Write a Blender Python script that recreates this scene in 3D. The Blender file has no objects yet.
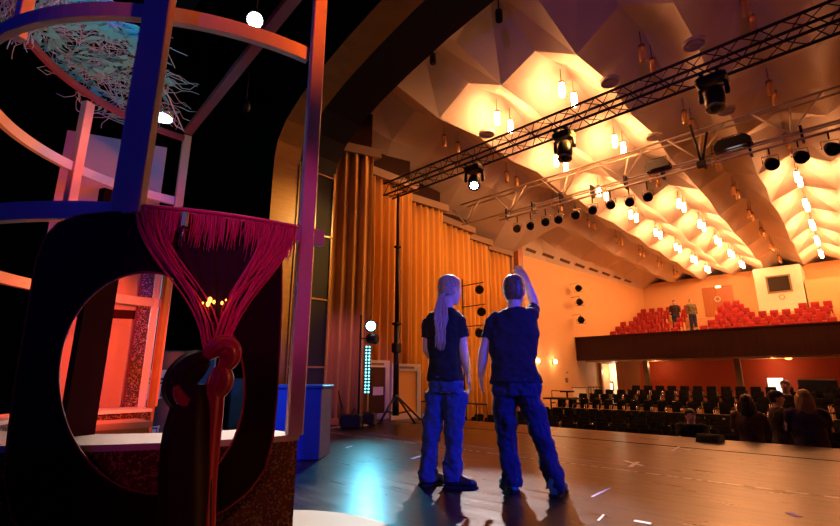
import bpy, math, random
from mathutils import Vector, Matrix
random.seed(7)
R = math.radians
PI = math.pi
col = bpy.context.scene.collection
scene = bpy.context.scene

# ------------------------------------------------------------------ camera
F = 469.0; EYE = 0.90
PITCH = math.atan(115/469.0); YAW = R(43.4)
cam_d = bpy.data.cameras.new('camera'); cam = bpy.data.objects.new('camera', cam_d); col.objects.link(cam)
cam_d.sensor_width = 36.0; cam_d.lens = 36.0*F/840.0; cam_d.clip_start = 0.05; cam_d.clip_end = 300
cam.location = (0, 0, EYE); cam.rotation_euler = (PI/2+PITCH, 0, YAW)
scene.camera = cam

def ray(px, py):
    x = (px-420)/F; y = -(py-263)/F
    hz = math.cos(PITCH)-y*math.sin(PITCH); z = math.sin(PITCH)+y*math.cos(PITCH)
    return Vector((-math.sin(YAW)*hz+math.cos(YAW)*x, math.cos(YAW)*hz+math.sin(YAW)*x, z))
def atz(px, py, z=0.0):
    r = ray(px, py); return Vector((0, 0, EYE))+r*((z-EYE)/r.z)
def aty(px, py, Y):
    r = ray(px, py); return Vector((0, 0, EYE))+r*(Y/r.y)
def atx(px, py, X):
    r = ray(px, py); return Vector((0, 0, EYE))+r*(X/r.x)
CC = Vector((-3.2, 1.3, 0))
def cyl(px, py, rad, far=False):
    r = ray(px, py); a = r.x**2+r.y**2; b = -2*(r.x*CC.x+r.y*CC.y); c = CC.x**2+CC.y**2-rad*rad
    D = max(b*b-4*a*c, 0); t = (-b+(1 if far else -1)*math.sqrt(D))/(2*a)
    return Vector((0, 0, EYE))+r*t

# ------------------------------------------------------------------ materials
def mat(name, color, rough=0.6, metal=0.0, noise=0.0, nscale=8.0, emit=None, estr=0.0, bump=0.0, bscale=60.0, spec=0.5, sheen=0.0, stretch=None, sparkle=None, trans=0.0, alpha=1.0):
    m = bpy.data.materials.new(name); m.use_nodes = True
    nt = m.node_tree; b = nt.nodes['Principled BSDF']
    b.inputs['Base Color'].default_value = (*color, 1); b.inputs['Roughness'].default_value = rough
    b.inputs['Metallic'].default_value = metal; b.inputs['Specular IOR Level'].default_value = spec
    b.inputs['Transmission Weight'].default_value = trans; b.inputs['Alpha'].default_value = alpha
    if sheen: b.inputs['Sheen Weight'].default_value = sheen
    tc = nt.nodes.new('ShaderNodeTexCoord'); mp = nt.nodes.new('ShaderNodeMapping')
    nt.links.new(tc.outputs['Object'], mp.inputs['Vector'])
    if stretch: mp.inputs['Scale'].default_value = stretch
    if noise or not bump:
        n = nt.nodes.new('ShaderNodeTexNoise'); n.inputs['Scale'].default_value = nscale; n.inputs['Detail'].default_value = 4
        nt.links.new(mp.outputs['Vector'], n.inputs['Vector'])
        mx = nt.nodes.new('ShaderNodeMix'); mx.data_type = 'RGBA'
        k = noise if noise else 0.06
        mx.inputs[6].default_value = (*[c*(1-k) for c in color], 1); mx.inputs[7].default_value = (*[min(1, c*(1+k)) for c in color], 1)
        nt.links.new(n.outputs['Fac'], mx.inputs[0]); nt.links.new(mx.outputs[2], b.inputs['Base Color'])
    if bump:
        n2 = nt.nodes.new('ShaderNodeTexNoise'); n2.inputs['Scale'].default_value = bscale; n2.inputs['Detail'].default_value = 3
        nt.links.new(mp.outputs['Vector'], n2.inputs['Vector'])
        bp = nt.nodes.new('ShaderNodeBump'); bp.inputs['Strength'].default_value = bump; bp.inputs['Distance'].default_value = 0.02
        nt.links.new(n2.outputs['Fac'], bp.inputs['Height']); nt.links.new(bp.outputs['Normal'], b.inputs['Normal'])
    if emit:
        b.inputs['Emission Color'].default_value = (*emit, 1); b.inputs['Emission Strength'].default_value = estr
    if sparkle:   # glitter flakes: voronoi cells of random tint, a few of them mirror-like
        v = nt.nodes.new('ShaderNodeTexVoronoi'); v.inputs['Scale'].default_value = 130
        nt.links.new(tc.outputs['Object'], v.inputs['Vector'])
        sp = nt.nodes.new('ShaderNodeSeparateColor'); nt.links.new(v.outputs['Color'], sp.inputs[0])
        gt = nt.nodes.new('ShaderNodeMath'); gt.operation = 'GREATER_THAN'; gt.inputs[1].default_value = 0.72
        nt.links.new(sp.outputs[0], gt.inputs[0])
        m2 = nt.nodes.new('ShaderNodeMix'); m2.data_type = 'RGBA'
        m2.inputs[6].default_value = (*color, 1)
        hs = nt.nodes.new('ShaderNodeHueSaturation'); hs.inputs['Saturation'].default_value = .9; hs.inputs['Value'].default_value = .9
        v2 = nt.nodes.new('ShaderNodeMix'); v2.data_type = 'RGBA'; v2.inputs[0].default_value = .45; v2.inputs[6].default_value = (*sparkle, 1)
        nt.links.new(v.outputs['Color'], hs.inputs['Color']); nt.links.new(hs.outputs[0], v2.inputs[7]); nt.links.new(v2.outputs[2], m2.inputs[7])
        nt.links.new(gt.outputs[0], m2.inputs[0]); nt.links.new(m2.outputs[2], b.inputs['Base Color'])
        nt.links.new(gt.outputs[0], b.inputs['Metallic'])
        bp = nt.nodes.new('ShaderNodeBump'); bp.inputs['Strength'].default_value = 1.0; bp.inputs['Distance'].default_value = 0.01
        nt.links.new(sp.outputs[1], bp.inputs['Height']); nt.links.new(bp.outputs['Normal'], b.inputs['Normal'])
    return m

M = {}
M['black'] = mat('black_matt', (0.008, 0.008, 0.009), 0.8)
M['black_drape'] = mat('black_drape', (0.006, 0.006, 0.007), 0.95)
M['black_metal'] = mat('black_metal', (0.012, 0.012, 0.013), 0.4, 0.3)
M['truss_dark'] = mat('dark_truss_metal', (0.02, 0.018, 0.022), 0.35, 0.6)
M['steel'] = mat('bright_steel', (0.6, 0.58, 0.55), 0.25, 1.0)
M['ceil'] = mat('cream_plaster', (0.66, 0.60, 0.53), 0.6, noise=0.03, nscale=2, bump=0.05, bscale=30)
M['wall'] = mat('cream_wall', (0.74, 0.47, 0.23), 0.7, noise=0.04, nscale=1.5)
M['trim_white'] = mat('white_plaster', (0.6, 0.54, 0.46), 0.7)
M['gold_panel'] = mat('gold_wood_veneer', (0.42, 0.22, 0.06), 0.3, noise=0.3, nscale=3, stretch=(1, 1, 6))
M['curtain'] = mat('gold_curtain', (0.84, 0.46, 0.09), 0.85, noise=0.06, nscale=3, stretch=(6, 6, .3), sheen=0.2)
M['parapet'] = mat('dark_stained_wood', (0.030, 0.008, 0.006), 0.6, noise=0.3, nscale=3, stretch=(5, 5, .4), spec=0.12)
M['redwall'] = mat('red_brown_panelling', (0.46, 0.07, 0.02), 0.6, noise=0.12, nscale=2)
M['wood_door'] = mat('brown_wood_door', (0.40, 0.15, 0.045), 0.4, noise=0.25, nscale=3, stretch=(5, 5, .5))
M['pillar'] = mat('olive_pillar', (0.20, 0.15, 0.07), 0.5)
M['riser'] = mat('pale_wood_riser', (0.62, 0.40, 0.20), 0.5, noise=0.2, nscale=4)
M['hallfloor'] = mat('hall_floor', (0.10, 0.06, 0.035), 0.5, noise=0.2)
M['redseat'] = mat('red_plush', (0.30, 0.002, 0.006), 0.8, noise=0.1, sheen=0.3)
M['seatwood'] = mat('seat_wood', (0.66, 0.36, 0.14), 0.5)
M['blackseat'] = mat('black_upholstery', (0.0035, 0.004, 0.007), 0.8, spec=0.12)
M['chrome'] = mat('chrome', (0.75, 0.72, 0.68), 0.18, 1.0)
M['rail_blue'] = mat('painted_set_steel', (0.50, 0.46, 0.50), 0.38, noise=0.05, bump=0.1, bscale=200)
M['rail_glitter'] = mat('glitter_painted_post', (0.60, 0.50, 0.50), 0.35, noise=0.25, nscale=220, bump=0.3, bscale=300)
M['panel_dark'] = mat('dark_purple_panel', (0.010, 0.005, 0.007), 0.8, spec=0.2)
M['panel_edge'] = mat('red_panel_edge', (0.22, 0.02, 0.035), 0.5)
M['glitter'] = mat('brown_glitter', (0.10, 0.025, 0.012), 0.35, sparkle=(0.30, 0.16, 0.07))
M['glitter_dark'] = mat('gold_glitter_strip', (0.10, 0.05, 0.03), 0.35, sparkle=(0.75, 0.55, 0.2))
M['ledge'] = mat('white_ledge', (0.80, 0.72, 0.66), 0.5, noise=0.05)
M['cloth_screen'] = mat('linen_screen', (0.62, 0.40, 0.36), 0.85, noise=0.08, nscale=90, bump=0.2, bscale=200)
M['bench'] = mat('pale_painted_bench', (0.75, 0.35, 0.22), 0.45, noise=0.1)
M['bench_front'] = mat('amber_bench_front', (0.45, 0.16, 0.03), 0.5, noise=0.4, nscale=6)
M['pinkpost'] = mat('pale_wood_post', (0.80, 0.62, 0.62), 0.5)
M['plank'] = mat('dark_red_plank', (0.040, 0.003, 0.008), 0.7, spec=0.08)
M['string'] = mat('magenta_string', (0.70, 0.03, 0.16), 0.5, sheen=0.3)
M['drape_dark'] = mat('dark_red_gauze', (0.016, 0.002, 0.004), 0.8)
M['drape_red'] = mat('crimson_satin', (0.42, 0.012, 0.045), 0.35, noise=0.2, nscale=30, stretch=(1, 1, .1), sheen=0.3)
M['net_leaf'] = mat('grey_green_leaf_scrim', (0.14, 0.42, 0.42), 0.7, noise=0.3, nscale=20)
M['net_thread'] = mat('pale_net_thread', (0.45, 0.42, 0.50), 0.7)
M['net_edge'] = mat('maroon_hoop', (0.25, 0.04, 0.05), 0.5)
M['flightcase'] = mat('dark_case', (0.02, 0.035, 0.05), 0.4)
M['case_band'] = mat('white_case_band', (0.55, 0.6, 0.7), 0.4)
M['bluebox'] = mat('blue_painted_box', (0.03, 0.09, 0.55), 0.5, noise=0.08)
M['whiteframe'] = mat('white_door_frame', (0.62, 0.58, 0.60), 0.4)
M['doorglass'] = mat('brown_door_glass', (0.10, 0.05, 0.02), 0.15, spec=0.6)
M['paper'] = mat('white_paper', (0.8, 0.8, 0.8), 0.7)
M['tape_white'] = mat('white_floor_tape', (0.75, 0.75, 0.78), 0.6)
M['tape_violet'] = mat('violet_floor_tape', (0.35, 0.30, 0.75), 0.6)
M['disc_cream'] = mat('cream_floor_disc', (0.40, 0.34, 0.25), 0.6)
M['lamp_on'] = mat('lit_glass_tube', (1, 0.8, 0.5), 0.4, emit=(1.0, 0.37, 0.13), estr=165)
M['lamp_off'] = mat('unlit_glass_tube', (0.95, 0.62, 0.25), 0.12, spec=0.8, trans=0.55)
M['lens_white'] = mat('lit_white_lens', (1, 1, 1), 0.3, emit=(0.95, 0.97, 1.0), estr=60)
M['lens_cyan'] = mat('lit_cyan_lens', (1, 1, 1), 0.3, emit=(0.30, 0.85, 1.0), estr=12)
M['led_cyan'] = mat('cyan_led', (1, 1, 1), 0.3, emit=(0.15, 0.85, 0.80), estr=2.6)
M['sconce_on'] = mat('lit_sconce_glass', (1, 0.9, 0.7), 0.3, emit=(1.0, 0.55, 0.22), estr=22)
M['red_on'] = mat('lit_amber_glass', (1, 0.5, 0.2), 0.3, emit=(1.0, 0.25, 0.05), estr=9)
M['lit_white'] = mat('bright_lit_board', (1, 0.95, 0.85), 0.4, emit=(1.0, 0.90, 0.72), estr=1.6)
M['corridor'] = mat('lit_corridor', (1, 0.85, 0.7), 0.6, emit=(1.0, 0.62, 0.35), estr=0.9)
M['bulb_warm'] = mat('warm_bulb', (1, 0.6, 0.2), 0.3, emit=(1.0, 0.28, 0.04), estr=6)
M['lens_dark'] = mat('dark_glass_lens', (0.01, 0.01, 0.012), 0.08, spec=0.8)
M['boothglass'] = mat('booth_window_glass', (0.02, 0.012, 0.006), 0.35, spec=0.15)
M['cream_booth'] = mat('cream_booth', (0.85, 0.78, 0.66), 0.7)
M['skin'] = mat('skin', (0.62, 0.38, 0.28), 0.5)
M['skin2'] = mat('fair_skin', (0.80, 0.56, 0.46), 0.5)
M['tee_black'] = mat('black_cotton', (0.012, 0.013, 0.016), 0.9, bump=0.25, bscale=14)
M['tee_navy'] = mat('navy_cotton', (0.012, 0.014, 0.036), 0.9, bump=0.3, bscale=12)
M['jeans'] = mat('blue_denim', (0.04, 0.08, 0.24), 0.85, noise=0.25, nscale=25, bump=0.4, bscale=16)
M['jeans_dark'] = mat('dark_work_trousers', (0.016, 0.026, 0.09), 0.85, noise=0.15, nscale=20, bump=0.45, bscale=14)
M['hair_brown'] = mat('brown_hair', (0.10, 0.055, 0.03), 0.38, sheen=0.6, noise=0.3, nscale=60)
M['hair_long'] = mat('light_brown_hair', (0.46, 0.31, 0.22), 0.38, sheen=0.6, noise=0.4, nscale=50, stretch=(3, 3, .4))
M['hair_dark'] = mat('dark_hair', (0.025, 0.012, 0.008), 0.5, noise=0.3, nscale=60)
M['hair_blond'] = mat('blond_hair', (0.42, 0.22, 0.09), 0.5, noise=0.4, nscale=50, stretch=(3, 3, .4))
M['shoe'] = mat('dark_leather_shoe', (0.03, 0.035, 0.05), 0.3)
M['shoe_teal'] = mat('teal_trainer', (0.05, 0.25, 0.27), 0.5)
M['sole'] = mat('rubber_sole', (0.02, 0.02, 0.02), 0.8)
M['coat_brown'] = mat('brown_jacket', (0.10, 0.045, 0.03), 0.85)
M['coat_violet'] = mat('violet_pullover', (0.055, 0.03, 0.085), 0.9)
M['coat_dark'] = mat('dark_jacket', (0.02, 0.015, 0.018), 0.9)
M['coat_green'] = mat('olive_jacket', (0.10, 0.09, 0.04), 0.9)
M['eye'] = mat('eye_white', (0.8, 0.8, 0.8), 0.2)
M['lips'] = mat('lips', (0.5, 0.18, 0.16), 0.5)

# stage floor: dark boards running along X, glossy with scratches
def floor_mat():
    m = bpy.data.materials.new('dark_stage_boards'); m.use_nodes = True; nt = m.node_tree; b = nt.nodes['Principled BSDF']
    N = nt.nodes.new; L = nt.links.new
    tc = N('ShaderNodeTexCoord'); sx = N('ShaderNodeSeparateXYZ'); L(tc.outputs['Object'], sx.inputs[0])
    br = N('ShaderNodeTexBrick'); br.inputs['Scale'].default_value = 1.0
    br.inputs['Brick Width'].default_value = 2.6; br.inputs['Row Height'].default_value = 0.14; br.inputs['Mortar Size'].default_value = 0.004
    br.inputs['Color1'].default_value = (0.034, 0.016, 0.013, 1); br.inputs['Color2'].default_value = (0.020, 0.010, 0.009, 1); br.inputs['Mortar'].default_value = (0.006, 0.004, 0.003, 1)
    L(tc.outputs['Object'], br.inputs['Vector'])
    mp = N('ShaderNodeMapping'); mp.inputs['Scale'].default_value = (0.7, 6, 1); L(tc.outputs['Object'], mp.inputs['Vector'])
    n = N('ShaderNodeTexNoise'); n.inputs['Scale'].default_value = 2.5; n.inputs['Detail'].default_value = 6; L(mp.outputs['Vector'], n.inputs['Vector'])
    mx = N('ShaderNodeMix'); mx.data_type = 'RGBA'; mx.blend_type = 'MULTIPLY'; mx.inputs[0].default_value = 0.6
    L(br.outputs['Color'], mx.inputs[6]); L(n.outputs['Color'], mx.inputs[7])
    # scuffs
    v = N('ShaderNodeTexNoise'); v.inputs['Scale'].default_value = 7; v.inputs['Detail'].default_value = 10; v.inputs['Roughness'].default_value = .75; v.inputs['Distortion'].default_value = 2.2
    L(tc.outputs['Object'], v.inputs['Vector'])
    cr = N('ShaderNodeValToRGB'); cr.color_ramp.elements[0].position = 0.60; cr.color_ramp.elements[1].position = 0.72
    cr.color_ramp.elements[0].color = (0, 0, 0, 1); cr.color_ramp.elements[1].color = (.40, .40, .40, 1)
    L(v.outputs['Fac'], cr.inputs[0])
    mx2 = N('ShaderNodeMix'); mx2.data_type = 'RGBA'; mx2.inputs[7].default_value = (0.30, 0.24, 0.22, 1)
    L(cr.outputs[0], mx2.inputs[0]); L(mx.outputs[2], mx2.inputs[6]); L(mx2.outputs[2], b.inputs['Base Color'])
    mr = N('ShaderNodeMapRange'); mr.inputs[3].default_value = 0.20; mr.inputs[4].default_value = 0.42
    L(n.outputs['Fac'], mr.inputs[0]); L(mr.outputs[0], b.inputs['Roughness'])
    bp = N('ShaderNodeBump'); bp.inputs['Strength'].default_value = 0.25; bp.inputs['Distance'].default_value = 0.01
    L(br.outputs['Fac'], bp.inputs['Height']); bp.invert = True; L(bp.outputs['Normal'], b.inputs['Normal'])
    b.inputs['Specular IOR Level'].default_value = 0.32
    return m
M['stage'] = floor_mat()

# ------------------------------------------------------------------ mesh helpers
ORIG = {}
def V(*a): return Vector(a[0]) if len(a) == 1 else Vector(a)
def tag(o, label=None, cat=None, group=None, kind=None):
    if label: o['label'] = label
    if cat: o['category'] = cat
    if group: o['group'] = group
    if kind: o['kind'] = kind
    return o
def thing(name, label, cat, loc=(0, 0, 0), group=None, rz=0):
    o = bpy.data.objects.new(name, None); o.empty_display_size = 0.1; col.objects.link(o)
    o.location = loc; o.rotation_euler.z = rz
    ORIG[o.name] = Vector(loc)
    return tag(o, label, cat, group)
class MB:
    def __init__(s): s.v = []; s.f = []; s.sm = []
    def add(s, vs, fs, smooth=False):
        k = len(s.v); s.v += [Vector(p) for p in vs]
        for f in fs: s.f.append([i+k for i in f]); s.sm.append(smooth)
        return s
    def box(s, c, size, rz=0, rx=0, ry=0, bev=0.0):
        c = Vector(c); hx, hy, hz = size[0]/2, size[1]/2, size[2]/2
        m = Matrix.Rotation(rz, 3, 'Z') @ Matrix.Rotation(ry, 3, 'Y') @ Matrix.Rotation(rx, 3, 'X')
        if bev <= 0:
            p = [Vector((x, y, z)) for x in (-hx, hx) for y in (-hy, hy) for z in (-hz, hz)]
            s.add([c+m@q for q in p], [(0, 1, 3, 2), (4, 6, 7, 5), (0, 4, 5, 1), (2, 3, 7, 6), (0, 2, 6, 4), (1, 5, 7, 3)])
        else:
            b = min(bev, hx*.9, hy*.9, hz*.9)
            def ring(ix, iy, z):
                x, y = hx-ix, hy-iy
                return [Vector(q) for q in [(-x, -y+b, z), (-x+b, -y, z), (x-b, -y, z), (x, -y+b, z), (x, y-b, z), (x-b, y, z), (-x+b, y, z), (-x, y-b, z)]]
            rs = [ring(b, b, -hz), ring(0, 0, -hz+b), ring(0, 0, hz-b), ring(b, b, hz)]
            vs = [c+m@q for r_ in rs for q in r_]; fs = []
            for k in range(3):
                for i in range(8): fs.append((k*8+i, k*8+(i+1) % 8, (k+1)*8+(i+1) % 8, (k+1)*8+i))
            fs.append(tuple(reversed(range(8)))); fs.append(tuple(range(24, 32)))
            s.add(vs, fs)
        return s
    def loft(s, rings, cap=True, smooth=True, closed=True):
        n = len(rings[0]); vs = [p for r_ in rings for p in r_]; fs = []
        for k in range(len(rings)-1):
            for i in range(n if closed else n-1): fs.append((k*n+i, k*n+(i+1) % n, (k+1)*n+(i+1) % n, (k+1)*n+i))
        s.add(vs, fs, smooth)
        if cap and closed:
            s.add(rings[0], [tuple(reversed(range(n)))]); s.add(rings[-1], [tuple(range(n))])
        return s
    def tube(s, pts, r, n=8, cap=True, smooth=True):
        pts = [Vector(p) for p in pts]; rs = r if isinstance(r, (list, tuple)) else [r]*len(pts)
        rings = []; prev = None
        for i, p in enumerate(pts):
            t = (pts[min(i+1, len(pts)-1)]-pts[max(i-1, 0)])
            t = t.normalized() if t.length > 1e-9 else Vector((0, 0, 1))
            if prev is None:
                a = Vector((0, 0, 1)) if abs(t.z) < .9 else Vector((1, 0, 0))
                u = t.cross(a).normalized()
            else:
                u = (prev-t*prev.dot(t)); u = u.normalized() if u.length > 1e-6 else t.orthogonal().normalized()
            prev = u; w = t.cross(u)
            rings.append([p+(u*math.cos(2*PI*k/n)+w*math.sin(2*PI*k/n))*rs[i] for k in range(n)])
        # cap as part of the same surface so it is closed
        k0 = len(s.v); s.loft(rings, cap=False, smooth=smooth)
        if cap:
            s.f.append(list(reversed(range(k0, k0+n)))); s.sm.append(False)
            e = k0+n*(len(pts)-1); s.f.append(list(range(e, e+n))); s.sm.append(False)
        return s
    def strip(s, pts, w, th, side):
        """flat bar of width w (along unit vectors side[i]) and thickness th following pts"""
        pts = [Vector(p) for p in pts]; rings = []
        for i, p in enumerate(pts):
            t = (pts[min(i+1, len(pts)-1)]-pts[max(i-1, 0)]).normalized()
            u = Vector(side[i] if isinstance(side, list) else side).normalized(); nrm = t.cross(u).normalized()
            rings.append([p+u*w/2+nrm*th/2, p-u*w/2+nrm*th/2, p-u*w/2-nrm*th/2, p+u*w/2-nrm*th/2])
        return s.loft(rings, smooth=False)
    def lathe(s, c, prof, axis=(0, 0, 1), n=20, smooth=True):
        c = Vector(c); a = Vector(axis).normalized(); u = a.orthogonal().normalized(); w = a.cross(u)
        rings = [[c+a*h+(u*math.cos(2*PI*k/n)+w*math.sin(2*PI*k/n))*max(r_, 1e-4) for k in range(n)] for (r_, h) in prof]
        k0 = len(s.v); s.loft(rings, cap=False, smooth=smooth)
        s.f.append(list(reversed(range(k0, k0+n)))); s.sm.append(False)
        e = k0+n*(len(prof)-1); s.f.append(list(range(e, e+n))); s.sm.append(False)
        return s
    def ell(s, c, r, n=14, m=9, axes=None):
        c = Vector(c); ax = axes or (Vector((1, 0, 0)), Vector((0, 1, 0)), Vector((0, 0, 1)))
        rings = []
        for j in range(m+1):
            th = PI*j/m; sr = max(math.sin(th), 0.02)
            rings.append([c+ax[0]*r[0]*sr*math.cos(2*PI*k/n)+ax[1]*r[1]*sr*math.sin(2*PI*k/n)-ax[2]*r[2]*math.cos(th) for k in range(n)])
        k0 = len(s.v); s.loft(rings, cap=False)
        s.f.append(list(reversed(range(k0, k0+n)))); s.sm.append(True)
        e = k0+n*m; s.f.append(list(range(e, e+n))); s.sm.append(True)
        return s
    def build(s, name, m, parent=None, loc=None, label=None, raw=False):
        """verts are given in world space (or thing space when raw)"""
        o0 = Vector((0, 0, 0))
        if parent is not None and not raw: o0 = ORIG.get(parent.name, o0)
        elif loc is not None: o0 = Vector(loc)
        me = bpy.data.meshes.new(name); me.from_pydata([tuple(p-o0) for p in s.v], [], s.f); me.validate()
        if len(me.polygons) == len(s.sm): me.polygons.foreach_set('use_smooth', s.sm)
        me.materials.append(M[m] if isinstance(m, str) else m)
        o = bpy.data.objects.new(name, me); col.objects.link(o)
        if parent is not None: o.parent = parent; ORIG[o.name] = o0
        elif loc is not None: o.location = loc; ORIG[o.name] = Vector(loc)
        if label: o['label'] = label
        return o
def struct(name, mb, m, parent=None):
    o = mb.build(name, m, parent)
    if parent is None: o['kind'] = 'structure'
    return o
def copy_tree(o, parent=None):
    c = o.copy(); col.objects.link(c)
    if parent is not None: c.parent = parent
    for ch in list(o.children): copy_tree(ch, c)
    return c
ORD = ['first', 'second', 'third', 'fourth', 'fifth', 'sixth', 'seventh', 'eighth', 'ninth', 'tenth', 'eleventh', 'twelfth', 'thirteenth', 'fourteenth', 'fifteenth', 'sixteenth', 'seventeenth', 'eighteenth', 'nineteenth', 'twentieth', 'twenty-first', 'twenty-second', 'twenty-third', 'twenty-fourth', 'twenty-fifth', 'twenty-sixth', 'twenty-seventh', 'twenty-eighth']
def quad(a, b, c, d): return MB().add([a, b, c, d], [(0, 1, 2, 3)])

# ================================================================== SETTING
struct('floor', MB().box((-1, 1.6, -0.06), (24, 11.28, 0.12)), 'stage')
struct('trim_1', MB().box((-1, 7.27, -0.07), (24, 0.06, 0.10)), 'black')
struct('floor_apron', MB().box((-1, 7.92, -0.06), (24, 1.24, 0.12)), 'stage')
struct('wall_stage_front', MB().box((-1, 8.49, -0.56), (24, 0.08, 0.88)), 'parapet')
struct('floor_hall', MB().box((0, 21.7, -1.05), (26, 26.4, 0.1)), 'hallfloor')
struct('wall_backstage', MB().box((-12.0, -1, 5), (0.2, 10.0, 10.4)).box((0, 4.0, 11.2), (24, 0.1, 2.4)), 'black_drape')

# proscenium arch: one profile, extruded in depth
PROF = [(-7.7, 0.0), (-7.7, 5.0), (-7.62, 5.35), (-7.35, 5.68), (-6.9, 5.97), (-6.3, 6.23), (-5.5, 6.48), (-4.5, 6.73), (-3.3, 6.93), (-2.0, 7.06), (-0.5, 7.12)]
PROF = PROF+[(1.0-(x-1.0)-1.0+0.0, z) for (x, z) in reversed(PROF)] if False else PROF+[(-x-0.0+1.0, z) for (x, z) in reversed(PROF)]
def arch(y0, y1, inset=0.0):
    m = MB(); a = [Vector((x, y0, z)) for x, z in PROF]; b = [Vector((x, y1, z)) for x, z in PROF]
    n = len(a); m.add(a+b, [(i, i+1, n+i+1, n+i) for i in range(n-1)]); return m
struct('trim_2', arch(4.08, 4.62), 'gold_panel')
struct('trim_3', arch(4.62, 5.50), 'black')
def arch_face(y, off=0.0):
    m = MB(); n = len(PROF)
    outer = [((-13 if x < 0.5 else 14), y, z) if i < 2 or i > n-3 else (x*2.2, y, 12) for i, (x, z) in enumerate(PROF)]
    outer[2] = (-13, y, 12); outer[n-3] = (14, y, 12)
    m.add([(x, y, z) for x, z in PROF]+outer, [(i, i+1, n+i+1, n+i) for i in range(n-1)]); return m
struct('wall_proscenium', arch_face(4.08), 'black_drape')
m = MB()   # dark panel wall beside the proscenium with grid joints
a = arch_face(5.5); struct('wall_proscenium_hall', a, 'parapet')
g = MB()
for z in (1.1, 2.4, 3.7, 5.0): g.box((-7.69, 5.06, z), (0.03, 0.86, 0.03))
for y in (4.64, 5.05, 5.47): g.box((-7.69, y, 2.6), (0.03, 0.03, 5.1))
struct('trim_4', g, 'gold_panel')
struct('wall_panel', MB().box((-7.78, 4.6, 3.0), (0.1, 1.0, 6.0)), 'parapet')

# curtained side wall, five stepped bays
BAYS = [((-8.34, 5.60), (-7.84, 6.67)), ((-8.66, 7.10), (-8.57, 8.74)), ((-9.25, 9.20), (-9.05, 10.60)), ((-9.78, 11.20), (-9.84, 13.05)), ((-10.35, 13.40), (-10.30, 14.80)), ((-10.72, 15.35), (-10.62, 16.80))]
def curtain(a, b, zb, zt, folds, amp=0.07, seed=0):
    rnd = random.Random(seed); a = Vector((*a, 0)); b = Vector((*b, 0)); d = (b-a); L = d.length; d = d/L; nrm = Vector((d.y, -d.x, 0))
    n = folds*8; zs = [zb, zb+(zt-zb)*.33, zb+(zt-zb)*.7, zt]; m = MB(); vs = []
    ph = [rnd.uniform(-.5, .5) for _ in range(folds+2)]; am = [rnd.uniform(.6, 1.25) for _ in range(folds+2)]
    for k, z in enumerate(zs):
        for i in range(n+1):
            u = i/n; q = u*folds; j = int(q)
            f = math.sin(2*PI*q+.4*ph[j]); f = (abs(f)**.85)*(1 if f > 0 else -1)+.25*math.sin(4*PI*q+ph[j+1])
            vs.append(a+d*(L*u)+nrm*(amp*am[j]*f*(1.0 if k < 3 else .75))+Vector((0, 0, z)))
    fs = [(k*(n+1)+i, k*(n+1)+i+1, (k+1)*(n+1)+i+1, (k+1)*(n+1)+i) for k in range(3) for i in range(n)]
    m.add(vs, fs, True)
    return m
bay_lab = ['nearest to the stage portal', 'behind the black truss tower', 'behind the ponytailed person', 'holding the boom of spotlights', 'fifth from the stage portal', 'farthest, beside the bare cream wall']
for k, (a, b) in enumerate(BAYS):
    zb = 0.02 if k < 2 else -0.98
    o = curtain(a, b, zb, 5.98, [5, 7, 6, 6, 5, 5][k], 0.10, k).build('stage_curtain', 'curtain', loc=(a[0], a[1], zb))
    tag(o, 'gold pleated wall curtain, bay '+bay_lab[k], 'curtain', 'stepped gold curtains on the side wall')
    sm = o.modifiers.new('thick', 'SOLIDIFY'); sm.thickness = 0.012
# wall behind the curtains, fascias and jogs
wl = MB()
pts = []
for k, (a, b) in enumerate(BAYS):
    a2 = Vector((a[0]-.2, a[1]-.1, 0)); b2 = Vector((b[0]-.2, b[1]+.12, 0)); pts += [a2, b2]
pts.insert(0, Vector((-7.9, 5.5, 0)))
pts += [Vector((-10.9, 17.2, 0))]
for p, q in zip(pts[:-1], pts[1:]): wl.add([p+V(0, 0, -1), q+V(0, 0, -1), q+V(0, 0, 7.3), p+V(0, 0, 7.3)], [(0, 1, 2, 3)])
struct('wall_left_curtained', wl, 'parapet')
fa = MB()
for k, (a, b) in enumerate(BAYS):
    d = (Vector(b)-Vector(a)).normalized(); 
    A = Vector((a[0]+.14, a[1]-.1, 0)); B = Vector((b[0]+.14, b[1]+.14, 0)); A0 = A-V(.4, 0, 0); B0 = B-V(.45, 0, 0)
    z0, z1 = 5.98, 6.20
    vs = [A+V(0, 0, z0), B+V(0, 0, z0), B+V(0, 0, z1), A+V(0, 0, z1), A0+V(0, 0, z0), B0+V(0, 0, z0), B0+V(0, 0, z1), A0+V(0, 0, z1)]
    fa.add(vs, [(0, 1, 2, 3), (4, 7, 6, 5), (0, 4, 5, 1), (2, 6, 7, 3), (1, 5, 6, 2), (0, 3, 7, 4)])
M['pelmet'] = mat('tan_pelmet', (0.30, 0.21, 0.14), 0.7)
struct('trim_5', fa, 'pelmet')

# plain side wall, back wall, right wall
SW = [(-10.62, 15.0), (-10.72, 22.0), (-10.92, 34.4)]
def swx(Y): return -10.62-(Y-15)*0.0155
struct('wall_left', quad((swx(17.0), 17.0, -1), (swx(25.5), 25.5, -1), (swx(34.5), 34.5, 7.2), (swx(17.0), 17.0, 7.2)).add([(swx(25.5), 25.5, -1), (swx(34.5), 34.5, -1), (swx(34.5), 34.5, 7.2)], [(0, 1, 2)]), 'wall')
struct('wall_left_return', MB().box((-10.85, 17.05, 3.1), (0.5, 0.12, 8.2)), 'wall')
struct('trim_6', MB().box((-10.5, 17.35, 3.0), (0.22, 0.4, 7.6)), 'wood_door')
struct('wall_back', MB().box((0, 34.5, 4.5), (24, 0.2, 5.6)), 'wall')
struct('wall_right', MB().box((12.0, 20, 3), (0.2, 29.2, 8.4)), 'wall')

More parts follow.
